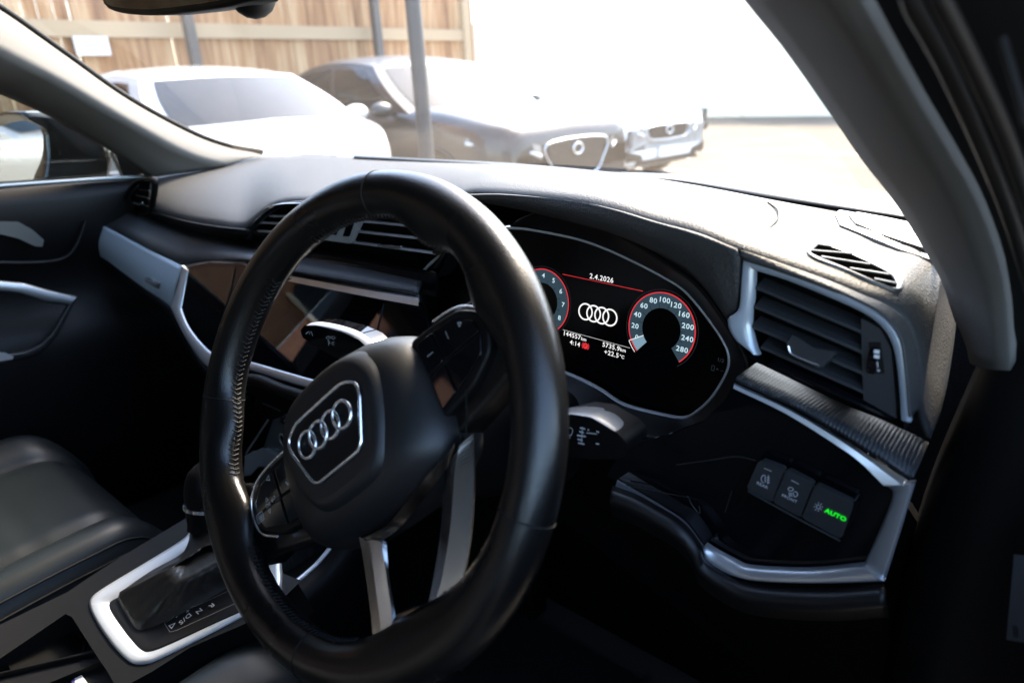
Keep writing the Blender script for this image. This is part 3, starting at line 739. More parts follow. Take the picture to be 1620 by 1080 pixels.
# ================================================================== control stalks
def stalk(name, label, tip_top, w, hgt, base, syms):
    pass
def bar(mb, secs, m): mb.grid(secs, m, closed=True)
st = thing('wiper_stalk', (.06, .15, .98), 'black wiper stalk with silver-grey top and white symbols right of the column', 'control stalk')
mb = MB()
# end-on box: left sits behind the wheel rim, right end rounded
def stx(x, y, yy): return Y(x, y, yy)
F_ = [(860, 668), (905, 659), (935, 664), (975, 688), (986, 700), (988, 716), (975, 722), (930, 722), (890, 718), (860, 716)]
fpts = [stx(x, y, .100) for x, y in F_]
mb.plate(fpts, .030, BLACK, YB, bev=.002); mb.build('stalk_body', st)
mb = MB()
t1 = cr([stx(880, 657, .103), stx(905, 655, .103), stx(937, 660, .103), stx(972, 681, .103), stx(984, 694, .103)], 30)
t2 = [p+V3((0, .018, -.001)) for p in t1]; t3 = [p+V3((0, .026, -.008)) for p in t1]
mb.loft([[p+V3((0, -.003, -.002)) for p in t1], t1, t2, t3], mat('stalk_grey', (.15, .155, .16), .38, metal=.4), nu=30, nv=3, rcurve=False)
mb.build('stalk_cap', st, thick=.003)
mb = MB(); yy = .0993
def s_l(pts, w=.0005, m=PRINT, y=yy): mb.line([Y(x, p, y) for x, p in pts], w, m, YB)
s_l(arc(902, 681, 4.5, 5, rad(180), rad(360))+[(904, 688), (900, 688), (897.5, 681)]); s_l([(902, 690), (902, 693)])
for k, (x0, x1) in enumerate(((918, 926), (917, 924), (913, 927), (914, 922), (915, 925))): s_l([(x0, 676+k*6), (x1, 678+k*6)], .0011)
s_l([(928, 684), (945, 686)]); s_l([(922, 675), (920, 702)], .0005); s_l([(944, 682), (948, 683)], .0008); s_l([(943, 701), (948, 702)], .0008); s_l([(930, 679), (932, 680)], .001)
for k, (x, y) in enumerate(((953, 657), (960, 661), (967, 664), (957, 664), (946, 661), (965, 670))):
    mb.box(Y(x, y, .113), (.005 if k % 2 else .003, .001, .0009), PRINT)
    mb.box(Y(x+4, y+1, .117), (.0015, .003, .001), PRINT)
mb.build('stalk_lettering', st)
st = thing('indicator_stalk', (-.07, .15, .98), 'black indicator stalk with pale top, arrow and lamp symbols, left of the steering column', 'control stalk')
mb = MB(); yb = .10
F_ = [(477, 524), (482, 517), (500, 517), (540, 527), (568, 540), (584, 556), (594, 580), (570, 582), (530, 563), (490, 540), (479, 532)]
mb.plate([Y(x, y, yb) for x, y in F_], .028, PIANO, YB, bev=.0015); mb.build('stalk_body', st)
mb = MB(); t1 = cr([Y(x, y, yb+.001) for x, y in ((483, 516), (498, 515), (525, 520), (552, 529), (572, 542), (583, 555))], 30)
t0 = [p+V3((0, .001, -.002)) for p in t1]; t2 = [p+V3((.001, .008, .002)) for p in t1]; t3 = [p+V3((.001, .012, -.002)) for p in t1]
mb.loft([t0, t1, t2, t3], mat('stalk_pale', (.30, .31, .32), .35, metal=.5), nu=30, nv=3, rcurve=False); mb.build('stalk_cap', st, thick=.002)
mb = MB(); yy = yb-.0006
s_l([(489, 524), (484, 528)], .0008); s_l([(491, 524), (490, 529)], .0005); s_l([(493, 524), (495, 531)], .0008)
for cx in (520, 527):
    sg = -1 if cx == 520 else 1
    s_l([(cx-3*sg, 532), (cx, 533), (cx, 531), (cx+4*sg, 534), (cx, 537), (cx, 535), (cx-3*sg, 535), (cx-3*sg, 532)], .0004, y=yy)
mb.text('P', Y(521, 543, yy), (1, 0, -.1), (0, 0, 1), .0085, PRINT)
for k in (-1, 0, 1): s_l([(525, 543+k*1), (529, 543+k*3)], .0004, y=yy)
mb.build('stalk_lettering', st)
# ================================================================== STEERING WHEEL
TL = rad(24.5); WY = rad(1.5)
wu = V3((math.cos(WY), math.sin(WY), 0)); wv_ = V3((-math.sin(WY)*math.sin(TL), math.cos(WY)*math.sin(TL), math.cos(TL)))
WP = Frame((0, 0, .993), wu, wv_)                       # plane of the rim
q45 = rad(45)                                           # wheel is turned 45 degrees to the left
WL = Frame((0, 0, .993), wu*math.cos(q45)+wv_*math.sin(q45), wv_*math.cos(q45)-wu*math.sin(q45))
wheel = thing('steering_wheel', (0, .0, .993), 'black leather steering wheel turned to the left with four-ring emblem', 'steering wheel')
MAJ, TUB = .1700, .0172
def bump(a, c, w):
    d = (a-c+180) % 360-180; return math.exp(-(d/w)**2)
def rim(a_deg, phi, extra=0):
    """a: angle round the wheel (wheel's own frame), phi: 0 outward, 90 to driver, 180 inward"""
    a = rad(a_deg); inw = max(0, -math.cos(phi))
    g_ = .010*(bump(a_deg, 29, 9)+bump(a_deg, 151, 9))*inw**1.5       # thumb rests
    g_ += .022*(bump(a_deg, 0, 12)+bump(a_deg, 180, 12))*inw**2*(.6)
    g_ += .020*bump(a_deg, 270, 20)*inw**2*.6
    r = TUB+extra+g_
    w = math.sin(phi)*(TUB*.98+extra)
    return WL.p((MAJ+r*math.cos(phi))*math.cos(a), (MAJ+r*math.cos(phi))*math.sin(a), w)
mb = MB()
mb.grid([[rim(360*i/240, 2*math.pi*j/28) for j in range(28)] for i in range(241)], LEATHER, closed=True)
mb.build('rim', wheel)
for a_ in (52, -48.5, 143, -130):
    mb = MB(); mb.tube([rim(a_, 2*math.pi*j/40, .0001) for j in range(40)], .00055, STITCH, closed=True, n=6); mb.build('rim_seam', wheel)
mb = MB()
random.seed(3)
a_ = 148
def stitch(a0, a1, step):
    a = a0
    while a < a1:
        j = random.uniform(-.06, .06)
        p0 = rim(a, math.pi-.26+j, .0002); p1 = rim(a+.75, math.pi-.02+j, .0009); p2 = rim(a+.1, math.pi+.24, .0002)
        mb.tube([p0, p1], .0006, STITCH, n=5); mb.tube([p1, p2], .0006, STITCH, n=5)
        a += step
stitch(100, 168, 1.55); stitch(192, 248, 1.45); stitch(20, 80, 1.6); stitch(292, 345, 1.6)
mb.build('stitching', wheel)
mb = MB(); mb.tube([rim(a, math.pi-.0, .00015) for a in range(100, 169, 1)], .0005, DARK, n=6); mb.tube([rim(a, math.pi, .00015) for a in range(192, 249, 1)], .0005, DARK, n=6); mb.build('rim_joint', wheel)
# hub cover: a soft dome
mb = MB()
HOUT = [(0, .050), (.045, .047), (.080, .034), (.100, .012), (.103, -.02), (.100, -.052), (.085, -.070), (.045, -.080), (0, -.082), (-.045, -.080), (-.085, -.070), (-.100, -.052), (-.103, -.02), (-.100, .012), (-.080, .034), (-.045, .047)]
ring = cr([WL.p(a*.84, b) for a, b in HOUT], 96, True)
prof = [(1.0, -.034), (1.0, -.022), (.98, -.012), (.94, -.003), (.87, .006), (.76, .0125), (.62, .0165), (.40, .0190), (.12, .0195)]
cc = WL.p(0, -.012)
rws = []
for s_, w in prof: rws.append([cc+(p-cc)*s_+WL.n*w for p in ring])
mb.grid(rws, SOFTS, closed=True); mb.add(rws[-1], [list(range(96))], SOFTS)
hub = mb.build('hub_cover', wheel)
# raised centre pad holding the emblem
PO = [(0, .034), (.032, .030), (.048, .016), (.052, -.002), (.045, -.030), (.030, -.050), (0, -.054), (-.030, -.050), (-.045, -.030), (-.052, -.002), (-.048, .016), (-.032, .030)]
mb = MB(); ring = cr([WL.p(a, b) for a, b in PO], 80, True); cc = WL.p(0, -.006); rws = []
for s_, w in ((1.16, .010), (1.08, .0165), (1.02, .0195), (.97, .0208), (.9, .0212)): rws.append([cc+(p-cc)*s_+WL.n*w for p in ring])
mb.grid(rws, SOFTS, closed=True); mb.add(rws[-1], [list(range(80))], SOFTS, False); mb.build('centre_pad', wheel)
EO = [(-.0290, .0130), (.0290, .0130), (.0405, .006), (.0405, -.0015), (.0275, -.0315), (.023, -.035), (-.023, -.035), (-.0275, -.0315), (-.0405, -.0015), (-.0405, .006)]
eo = rnd([WL.p(a, b, .0225) for a, b in EO], .006); ei = inset(eo, .0025, WL.n)
mb = MB(); mb.plate(ei, .004, BLACK, WL.n); em = mb.build('emblem_plate', wheel)
mb = MB(); mb.strip_ring(eo, ei, .004, CHROME, WL.n, bev=.001, pro=.0012); mb.build('emblem_border', em)
mb = MB()
for i in range(4):
    c = WL.p(-.0212+i*.0141, -.0068, .0238+(.0004 if i % 2 else 0))
    mb.tube([c+WL.u*(math.cos(t)*.0096)+WL.v*(math.sin(t)*.0096) for t in (2*math.pi*k/48 for k in range(48))], .0016, CHROME, closed=True, n=8, sx=1.0, sy=.8)
mb.build('ring_emblem', em)
# spokes: left and right arms with switch pods
for sg in (-1, 1):
    mb = MB()
    sp_ = [(.05, .026), (.11, .022), (.14, .018), (.158, .030), (.158, -.045), (.14, -.043), (.11, -.050), (.05, -.062)]
    q = [WL.p(sg*a, b, -.012) for a, b in sp_]
    if sg < 0: q = q[::-1]
    mb.plate(q[::-1], .022, LEATHER, WL.n, bev=.004); mb.build('spoke', wheel)
    mb = MB()
    x0 = .054 if sg < 0 else .076
    pd = [(x0, .020), (.100, .019), (.124, .015), (.138, .004), (.141, -.012), (.134, -.026), (.112, -.038), (x0+.004, -.044)]
    q = rnd([WL.p(sg*a, b, -.004) for a, b in pd], .006)
    if sg > 0: q = q[::-1]
    mb.plate(q, .022, BLACK, WL.n, bev=.0025); pod = mb.build('switch_pod', wheel)
    mb = MB(); path = [WL.p(sg*a, b, -.0037) for a, b in ((.072, .0205), (.100, .0198), (.124, .0158), (.1385, .0045), (.1415, -.012), (.1345, -.0265), (.118, -.036))]
    mb.tube(cr(path, 50)[(0 if sg < 0 else 12):(50 if sg < 0 else 34)], .0011 if sg < 0 else .0008, CHROME, n=8); mb.build('pod_trim', pod)
    mb = MB()
    for bx in ([(x0+.007, .013), (.098, .013), (.098, -.010), (x0+.007, -.012)], [(.100, .013), (.120, .010), (.132, 0), (.134, -.010), (.100, -.010)], [(x0+.007, -.014), (.098, -.012), (.098, -.034), (x0+.007, -.038)], [(.100, -.012), (.134, -.012), (.128, -.024), (.100, -.034)]):
        q = rnd([WL.p(sg*a, b, -.0022) for a, b in bx], .0015)
        c_q = sum(q, V3())/len(q)
        if sg < 0: q = q[::-1]
        mb.plate(q[::-1], .003, PIANO, WL.n, bev=.0006)
    c = WL.p(sg*.104, -.011, -.0055)
    if sg < 0: mb.tube([c-WL.u*.0025-WL.n*.001, c+WL.u*.0025-WL.n*.001], .0050, GREYPL, n=24)
    mb.build('switch_key', pod)
    mb = MB()
    def wt(t, a, b, s=.006, rot=0): mb.text(t, WL.p(a, b, -.0019), WL.u, WL.v, s, PRINT)
    if sg < 0:
        wt('VIEW', -.080, -.006, .0062); wt('▷', -.078, .009, .006); wt('◁', -.108, .009, .006); wt('OK', -.116, -.010, .0045); wt('△', -.116, -.005, .0045); wt('▽', -.116, -.0155, .0045); wt('↩', -.108, -.009, .006)
        for k in range(3): mb.line([WL.p(-.133, -.0125-k*.0016, -.0019), WL.p(-.127, -.0125-k*.0016, -.0019)], .0005, PRINT, WL.n)
        mb.line([WL.p(a, b, -.0019) for a, b in ((-.1345, -.0105), (-.1255, -.0105), (-.1255, -.0175), (-.1345, -.0175), (-.1345, -.0105))], .0005, PRINT, WL.n)
    else:
        wt('▷', .123, .003, .004); mb.disc(WL.p(.078, -.028, -.0019), WL.u, WL.v, 0, .0008, 0, 6.28, PRINT, 12)
        mb.line([WL.p(.110, .006, -.0019), WL.p(.110, .0, -.0019)], .0006, PRINTD, WL.n); mb.line([WL.p(.088, .0, -.0019), WL.p(.094, .0, -.0019)], .0008, PRINTD, WL.n)
    mb.build('switch_lettering', pod)
# lower double spoke in silver
def wr(l, w=0): return [WP.px(x, y, w) for x, y in l]
SPS = mat('spoke_silver', (.66, .68, .70), .24, metal=1)
mb = MB()
so_ = ((746, 686), (747, 746), (743, 833), (731, 907), (712, 948)); ro_ = ((739, 695), (731, 746), (723, 833), (710, 907), (697, 953)); io_ = ((716, 722), (707, 758), (702, 833), (691, 907), (681, 960))
mb.loft([wr(so_, -.016), wr(so_, -.001), wr(ro_, .004), wr(io_, -.010), wr(io_, -.022)], SPS, nu=40, nv=1, curved=False, smooth=False)
sa = mb.build('lower_spoke', wheel, thick=.002)
mb = MB()
t_ = ((728, 688), (712, 708), (679, 741), (645, 787), (610, 827), (568, 849)); b_ = ((716, 722), (703, 746), (668, 792), (640, 826), (622, 846), (611, 857))
mb.loft([wr(t_, -.006), [p.lerp(q, .12)+WP.n*.003 for p, q in zip(wr(t_, 0), wr(b_, 0))], [p.lerp(q, .85)+WP.n*.001 for p, q in zip(wr(t_, 0), wr(b_, 0))], wr(b_, -.004), wr(b_, -.024)], DKCHROME, nu=40, nv=1, curved=False, smooth=False)
mb.build('spoke_bridge', sa, thick=.002)
mb = MB()
l_ = ((568, 849), (579, 913), (587, 976), (593, 1036)); r_2 = ((611, 857), (616, 913), (625, 974), (618, 1002))
L0, R0_ = wr(l_, .001), wr(r_2, .001)
mb.loft([wr(l_, -.018), L0, [p.lerp(q, .12)+WP.n*.001 for p, q in zip(L0, R0_)], [p.lerp(q, .2)-WP.n*.002 for p, q in zip(L0, R0_)], [p.lerp(q, .85)-WP.n*.002 for p, q in zip(L0, R0_)], [p.lerp(q, .95)+WP.n*.001 for p, q in zip(L0, R0_)], wr(r_2, 0), wr(r_2, -.02)], mat('spoke_dark_silver', (.30, .31, .32), .22, metal=1), nu=30, nv=1, curved=False, smooth=False)
mb.build('spoke_arm', sa, thick=.002)
mb = MB()
u_ = ((593, 1000), (613, 998), (626, 978), (660, 964), (684, 955), (700, 930)); d_2 = ((594, 1040), (612, 1036), (645, 1018), (676, 996), (698, 970), (716, 940))
mb.loft([wr(u_, -.02), wr(u_, -.004), [p.lerp(q, .3) for p, q in zip(wr(u_, -.003), wr(d_2, -.003))], [p.lerp(q, .8)+WP.n*.002 for p, q in zip(wr(u_, -.001), wr(d_2, -.001))], wr(d_2, -.003), wr(d_2, -.02)], MATS['spoke_dark_silver'], nu=30, nv=4)
mb.build('spoke_foot', sa, thick=.002)
mb = MB(); mb.tube(cr([WP.px(x, y, -.0035) for x, y in ((737, 616), (738, 650), (737, 690))], 10), .0008, DARK, n=6); mb.build('hub_seam', wheel)
# steering column shroud behind
col = thing('steering_column', (0, .12, .93), 'black plastic steering column shroud behind the wheel', 'steering column')
mb = MB(); ax = (-WP.n)
rws = []
for d, hw, hh in ((.04, .058, .055), (.07, .062, .060), (.11, .060, .058), (.17, .062, .052), (.24, .062, .05)):
    c = WP.p(0, -.004, 0)+ax*d
    rws.append([c+V3((1, 0, 0))*(math.copysign(abs(math.cos(t))**.7, math.cos(t))*hw)+WP.v*(math.copysign(abs(math.sin(t))**.7, math.sin(t))*hh) for t in (2*math.pi*k/40 for k in range(40))])
mb.grid(rws, BLACK, closed=True); mb.add(rws[0], [list(range(40))], BLACK, False); mb.add(rws[-1], [list(range(40))], BLACK, False); mb.build('column_shroud', col)
# ================================================================== CABIN: windscreen, pillars, roof, doors
def glass_mat(name, tint, dust_veil=0.0, rough=0.0):
    m = bpy.data.materials.new(name); m.use_nodes = True; nt = m.node_tree; nt.nodes.clear()
    out = nt.nodes.new('ShaderNodeOutputMaterial'); tr = nt.nodes.new('ShaderNodeBsdfTransparent'); tr.inputs['Color'].default_value = (*tint, 1)
    gl = nt.nodes.new('ShaderNodeBsdfGlossy'); gl.inputs['Roughness'].default_value = rough
    fr = nt.nodes.new('ShaderNodeFresnel'); fr.inputs['IOR'].default_value = 1.5
    mx = nt.nodes.new('ShaderNodeMixShader'); nt.links.new(fr.outputs[0], mx.inputs[0]); nt.links.new(tr.outputs[0], mx.inputs[1]); nt.links.new(gl.outputs[0], mx.inputs[2])
    last = mx
    if dust_veil:
        tl = nt.nodes.new('ShaderNodeBsdfTranslucent'); tl.inputs['Color'].default_value = (1, .86, .68, 1)  # dust tinted warm; its colour also stands in for hazy glare
        tc = nt.nodes.new('ShaderNodeTexCoord'); no = nt.nodes.new('ShaderNodeTexNoise'); no.inputs['Scale'].default_value = 9; no.inputs['Detail'].default_value = 5
        vo = nt.nodes.new('ShaderNodeTexVoronoi'); vo.inputs['Scale'].default_value = 55
        nt.links.new(tc.outputs['Object'], no.inputs['Vector']); nt.links.new(tc.outputs['Object'], vo.inputs['Vector'])
        mr = nt.nodes.new('ShaderNodeMapRange'); mr.inputs['From Min'].default_value = .3; mr.inputs['From Max'].default_value = .7; mr.inputs['To Min'].default_value = dust_veil*.7; mr.inputs['To Max'].default_value = dust_veil*1.3
        nt.links.new(no.outputs['Fac'], mr.inputs['Value'])
        lt = nt.nodes.new('ShaderNodeMath'); lt.operation = 'LESS_THAN'; lt.inputs[1].default_value = .035; nt.links.new(vo.outputs['Distance'], lt.inputs[0])
        ml = nt.nodes.new('ShaderNodeMath'); ml.operation = 'MULTIPLY_ADD'; ml.inputs[1].default_value = .07; nt.links.new(lt.outputs[0], ml.inputs[0]); nt.links.new(mr.outputs[0], ml.inputs[2])
        m2 = nt.nodes.new('ShaderNodeMixShader'); nt.links.new(ml.outputs[0], m2.inputs[0]); nt.links.new(mx.outputs[0], m2.inputs[1]); nt.links.new(tl.outputs[0], m2.inputs[2]); last = m2
    nt.links.new(last.outputs[0], out.inputs['Surface']); MATS[name] = m; return m
WSG = glass_mat('windscreen_glass', (.90, .92, .90), dust_veil=.010)
SIDEG = glass_mat('side_glass', (.62, .65, .63))
ws = MB()
base = [V3((-1.16, .50, 1.082)), V3((-1.0, .62, 1.078)), V3((-.8, .70, 1.076)), V3((-.37, .76, 1.075)), V3((.05, .68, 1.076)), V3((.22, .56, 1.08)), V3((.36, .42, 1.085))]
topr = [V3((-.98, .02, 1.43)), V3((-.86, .07, 1.445)), V3((-.7, .10, 1.455)), V3((-.37, .12, 1.46)), V3((-.04, .10, 1.455)), V3((.12, .07, 1.445)), V3((.24, .02, 1.43))]
midr = [(a+b)/2+V3((0, .015, .022)) for a, b in zip(base, topr)]
ws.loft([base, midr, topr], WSG, nu=40, nv=8)
wso = ws.build('windscreen')
tag(wso, 'dusty windscreen glass with glare haze in its tint, sloping up from the dashboard', 'windscreen')
# left pillar (passenger side)
pl = thing('windscreen_pillar', (-1.08, .3, 1.1), 'pale cloth windscreen pillar on the far passenger side, lit along its upper face', 'pillar', 'windscreen pillars')
def Pz(px, py, x): return X(px, py, x)
up_ = [V3((-.93, .02, 1.455)), Pz(-90, -32, -.93), Pz(0, 20, -.97), Pz(100, 90, -1.01), Pz(200, 160, -1.04), Pz(300, 214, -1.07), Pz(360, 236, -1.08), Pz(415, 246, -1.09)]
cr_ = [V3((-.87, -.01, 1.455)), Pz(-100, 30, -.86), Pz(0, 78, -.90), Pz(100, 130, -.94), Pz(200, 190, -.975), Pz(290, 240, -1.01), Pz(345, 258, -1.03), Pz(352, 262, -1.045)]
lo_ = [V3((-.95, -.05, 1.45)), Pz(-100, 98, -.95), Pz(0, 138, -.99), Pz(100, 184, -1.02), Pz(180, 230, -1.04), Pz(225, 260, -1.05), Pz(243, 274, -1.055), Pz(248, 277, -1.06)]
mb = MB(); rw = [cr(r, 60) for r in (up_, cr_, lo_)]
prof = []
for j in range(60):
    a, b, c = rw[0][j], rw[1][j], rw[2][j]
    prof.append([a, a.lerp(b, .5), a.lerp(b, .85), b+(a.lerp(c, .5)-b)*.08, b.lerp(c, .2), b.lerp(c, .6), c, c+V3((-.05, .0, -.0))])
mb.grid([list(x) for x in zip(*prof)], CLOTH); mb.build('pillar_trim', pl, thick=.004)
mb = MB(); mb.tube([p+V3((-.006, .004, .007)) for p in rw[0]], .0065, DARK, n=8); mb.build('glass_seal', pl)
q = [(212, 228), (228, 222), (255, 221), (280, 232), (304, 247), (285, 256), (248, 263), (230, 248)]
def on_pl(x, y):
    t = BVHTree.FromPolygons([p for r in prof for p in r], [[i*8+j, i*8+j+1, (i+1)*8+j+1, (i+1)*8+j] for i in range(59) for j in range(7)])
    h = t.ray_cast(CAM, ray(x, y).normalized()); return (h[0] or X(x, y, -1.04))-ray(x, y).normalized()*.002
mb = MB(); pts = [on_pl(x, y) for x, y in q]; mb.plate(rnd(pts, .006), .0015, CLOTHD, V3((1, -.4, -.3))); mb.build('tweeter_cover', pl)
# black corner panel between pillar and door mirror
# right pillar (driver side)
pr = thing('windscreen_pillar', (.3, .3, 1.1), 'dark grey windscreen pillar close beside the driver, ending over the dashboard corner', 'pillar', 'windscreen pillars')
Lp = [V3((.185, .02, 1.44)), V3((.18, .11, 1.36))]+[Y(*q) for q in ((1120, -90, .19), (1178, 0, .205), (1240, 77, .22), (1313, 180, .24), (1363, 253, .255), (1417, 322, .27), (1461, 394, .285), (1490, 446, .295), (1509, 504, .30), (1526, 540, .303), (1534, 574, .305))]
Mp = [V3((.235, -.02, 1.44)), V3((.238, .06, 1.36))]+[Y(*q) for q in ((1200, -90, .13), (1262, 0, .145), (1318, 77, .16), (1380, 175, .18), (1430, 253, .20), (1480, 330, .222), (1512, 400, .24), (1535, 450, .252), (1550, 505, .262), (1558, 545, .268), (1561, 581, .272))]
Rp = [V3((.295, -.06, 1.44)), V3((.298, .01, 1.36))]+[Y(*q) for q in ((1320, -90, .07), (1363, 0, .085), (1400, 67, .10), (1447, 150, .12), (1497, 233, .142), (1538, 305, .162), (1562, 360, .178), (1580, 415, .192), (1592, 480, .207), (1596, 535, .218), (1598, 586, .227))]
mb = MB(); rw = [cr(r, 50) for r in (Lp, Mp, Rp)]
cols = []
for j in range(50):
    a, b, c = rw[0][j], rw[1][j], rw[2][j]
    o_ = V3((-.35, -1, .2)).normalized()*.008
    cols.append([a+V3((.02, .05, .01)), a, a.lerp(b, .5)+o_*.6, b+o_, b.lerp(c, .5)+o_*.9, c, c+V3((.004, .05, .01))])
mb.grid([list(x) for x in zip(*cols)], CLOTHG); mb.build('pillar_trim', pr, thick=.004)
mb = MB()
for px_ in ([(1437, -10, .055), (1447, 17, .06), (1493, 100, .08), (1547, 217, .11), (1600, 347, .14), (1640, 480, .16)], [(1483, -10, .05), (1530, 83, .07), (1587, 207, .10), (1621, 300, .12), (1665, 440, .14)]):
    q = [Y(*p) for p in px_]
    mb.tube(cr(q, 30), .0034, RUBBER, n=10)
mb.build('door_seal', pr)
mb = MB(); q = [Y(x, y, .05) for x, y in ((1585, 60), (1600, 110), (1612, 150), (1625, 200))]; mb.tube(cr(q, 16), .003, DARK, n=8, sy=.5); mb.build('door_reflection_edge', pr)  # thin edge added where a pale reflection runs in the doorway
# dark door frame (aperture) beyond the pillar: black body panel
fb = thing('door_frame', (.36, .3, .9), 'black body panel of the open driver doorway beside the pillar', 'door frame')
mb = MB()
a = [p+(p-CAM).normalized()*.012 for p in Rp]+[V3((.340, .25, .85)), V3((.342, .25, .5))]
b = [p+V3((.10, .02, .0)) for p in a]; c = [p+V3((.30, .05, .0)) for p in a]
mb.loft([[p+V3((-.02, .06, 0)) for p in a], a, b, c], mat('black_painted_flange', (.003, .003, .003), .5, spec=.2), nu=60, nv=4); mb.build('door_flange', fb, thick=.006)
# paper-white sticker low on the doorway
mb = MB(); st_ = [Y(x, y, .18) for x, y in ((1604, 878), (1650, 884), (1650, 1022), (1592, 1011))]
mb.plate(st_, .001, mat('sticker_grey', (.035, .035, .035), .7, bump=('noise', 600, .4, .0003)), YB)
for i in range(4):
    c = Y(1606+i*.4, 992+i*4.2, .1795); mb.tube([c+V3((1, 0, 0))*(math.cos(t)*.0011)+V3((0, 0, 1))*(math.sin(t)*.0011) for t in (2*math.pi*k/14 for k in range(14))], .00018, DARK, closed=True, n=4)
ob = mb.build('sticker'); tag(ob, 'small dim grey sticker with black marks low on the driver doorway', 'sticker')
# roof lining, floor, and the unseen rear closed up to keep light out
rf = thing('car_roof', (-.37, -1.2, 1.5), 'dark roof lining closing the cabin above the seats', 'roof')
LIN = mat('roof_lining', (.02, .02, .019), .95)
mb = MB(); mb.box((-.37, -1.12, 1.50), (1.40, 2.32, .02), LIN); mb.box((-.37, .07, 1.478), (1.26, .12, .02), LIN)
mb.build('roof_lining', rf)
mb = MB(); mb.box((-.37, -1.12, 1.525), (1.50, 2.4, .02), PAINTK); mb.build('roof_skin', rf)
mb = MB()
for x in (-1.07, .40): mb.box((x, -.58, 1.29), (.06, .12, .46), BLACK); mb.box((x, -1.9, 1.29), (.06, .9, .46), BLACK)
mb.box((-.37, -2.3, .95), (1.56, .05, 1.2), BLACK); mb.build('rear_shell', rf)
dd = thing('doorway_light_block', (.46, 0, .8), 'unseen black panel added to cut light through the open driver doorway', 'car door')
mb = MB(); mb.box((.52, -.05, .70), (.04, 1.1, .72), BLACK); mb.build('door_panel', dd)  # unseen panel added to darken the cabin; the doorway itself is open
rr_ = thing('rear_door', (.45, -1.1, .8), 'black rear door behind the driver seat', 'car door')
mb = MB(); mb.box((.44, -1.1, .76), (.06, .98, .70), BLACK); mb.build('door_panel', rr_)
fl = MB(); fl.box((-.37, -.8, .38), (1.5, 3.0, .04), CARPET); fl.box((-.37, .62, .72), (1.5, .03, .66), CARPET); fl.box((-1.13, .28, .70), (.03, .72, .66), CARPET); fl.box((.42, .45, .66), (.03, .36, .60), CARPET); fo_ = fl.build('floor_carpet'); tag(fo_, 'black carpet in the dark footwells under the dashboard', 'carpet')
mb = MB()
for a, b in (((.27, .22, 1.29), (.30, -.06, 1.47)),): mb.tube([V3(a), V3(a).lerp(V3(b), .5), V3(b)], .05, LIN, n=14, up=(0, 0, 1))
mb.box((.38, -1.0, 1.47), (.12, 2.1, .06), LIN); mb.box((-1.10, -1.0, 1.47), (.12, 2.1, .06), LIN)
mb.build('roof_rail_sunblock', rf)  # unseen rails and pillar tube, put in to keep sun off the wheel
# ---- interior mirror
rv = thing('rear_view_mirror', (-.35, .12, 1.33), 'black interior rear-view mirror hanging at the top edge of the windscreen', 'mirror')
mb = MB(); YM = .10
q = [Y(x, y, YM) for x, y in ((158, -8), (163, 7), (174, 17), (200, 23), (245, 25), (300, 20), (350, 13), (385, 5), (402, -6), (400, -60), (380, -75), (180, -70), (160, -55))]
mb.plate(cr(q, 60, True), .03, BLACK, V3((.15, -1, -.05)), bev=.004); mb.build('mirror_housing', rv)
RN = V3((.35, -.9, -.12)).normalized(); qi = inset(cr(q, 60, True), .006, YB); mb = MB(); mb.plate([p+YB*.0012 for p in qi], .001, PIANO, YB); mb.build('mirror_glass', rv); mat('mirror_silver', (.8, .8, .8), .02, metal=1)  # mirror face made gloss black for the dark cabin it would reflect
mb = MB(); mb.tube(cr([Y(398, -24, YM+.02), Y(400, -8, YM+.04), Y(412, -30, YM+.05)], 8), [.016, .018, .02, .022, .022, .02, .02, .02], BLACK, n=16); 
mb.sphere(Y(398, -22, YM+.04), .022, PIANO, sc=(1.5, 1, .8)); mb.build('mirror_foot', rv)
# ---- passenger door
pd_ = thing('passenger_door', (-1.08, .0, .9), 'black passenger door with silver release lever and silver pull handle', 'car door')
XD = -1.06
mb = MB()
t0 = [V3((-1.17, .45, 1.072)), V3((-1.17, .2, 1.088)), V3((-1.17, -.1, 1.10)), V3((-1.17, -.62, 1.11))]
sh = lambda dx, z: [V3((-1.07+dx, .40, 1.064+z)), V3((-1.07+dx, .2, 1.079+z)), V3((-1.07+dx, -.1, 1.092+z)), V3((-1.07+dx, -.62, 1.102+z))]
mb.loft([t0, sh(-.012, .004), sh(0, -.008), sh(.005, -.05), sh(-.005, -.10), sh(-.03, -.16), sh(-.03, -.22), sh(.0, -.26), sh(.01, -.32), sh(-.0, -.5), sh(-.02, -.68)], BLACK, nu=30, nv=3)
mb.build('door_panel', pd_, thick=.005)
mb = MB(); mb.tube([p+V3((-.022, 0, .004)) for p in cr(sh(0, .003), 24)], .005, mat('belt_trim', (.25, .30, .33), .3, metal=.8), n=8, sy=.7); mb.build('belt_moulding', pd_)
mb = MB()
h = [X(x, y, XD+.012) for x, y in ((-30, 351), (28, 352), (50, 364), (68, 380), (66, 389), (55, 388), (30, 376), (0, 369), (-30, 367))]
mb.plate(h, .006, mat('handle_alu', (.12, .12, .118), .38, metal=.8), V3((1, 0, 0)), bev=.0015); mb.build('release_lever', pd_)
mb = MB()
AL = mat('pull_alu', (.26, .27, .28), .35, metal=1)
o_ = [(-20, 440), (0, 444), (40, 448), (75, 458), (100, 464), (123, 469)]; i_ = [(-20, 457), (0, 461), (35, 466), (72, 479), (92, 481), (108, 483)]
mb.strip_ring(lin([X(x, y, XD+.03) for x, y in o_], 30), lin([X(x, y, XD+.034) for x, y in i_], 30), .01, AL, V3((1, 0, 0)), closed=False, bev=.002)
mb.build('pull_handle', pd_)
mb = MB()
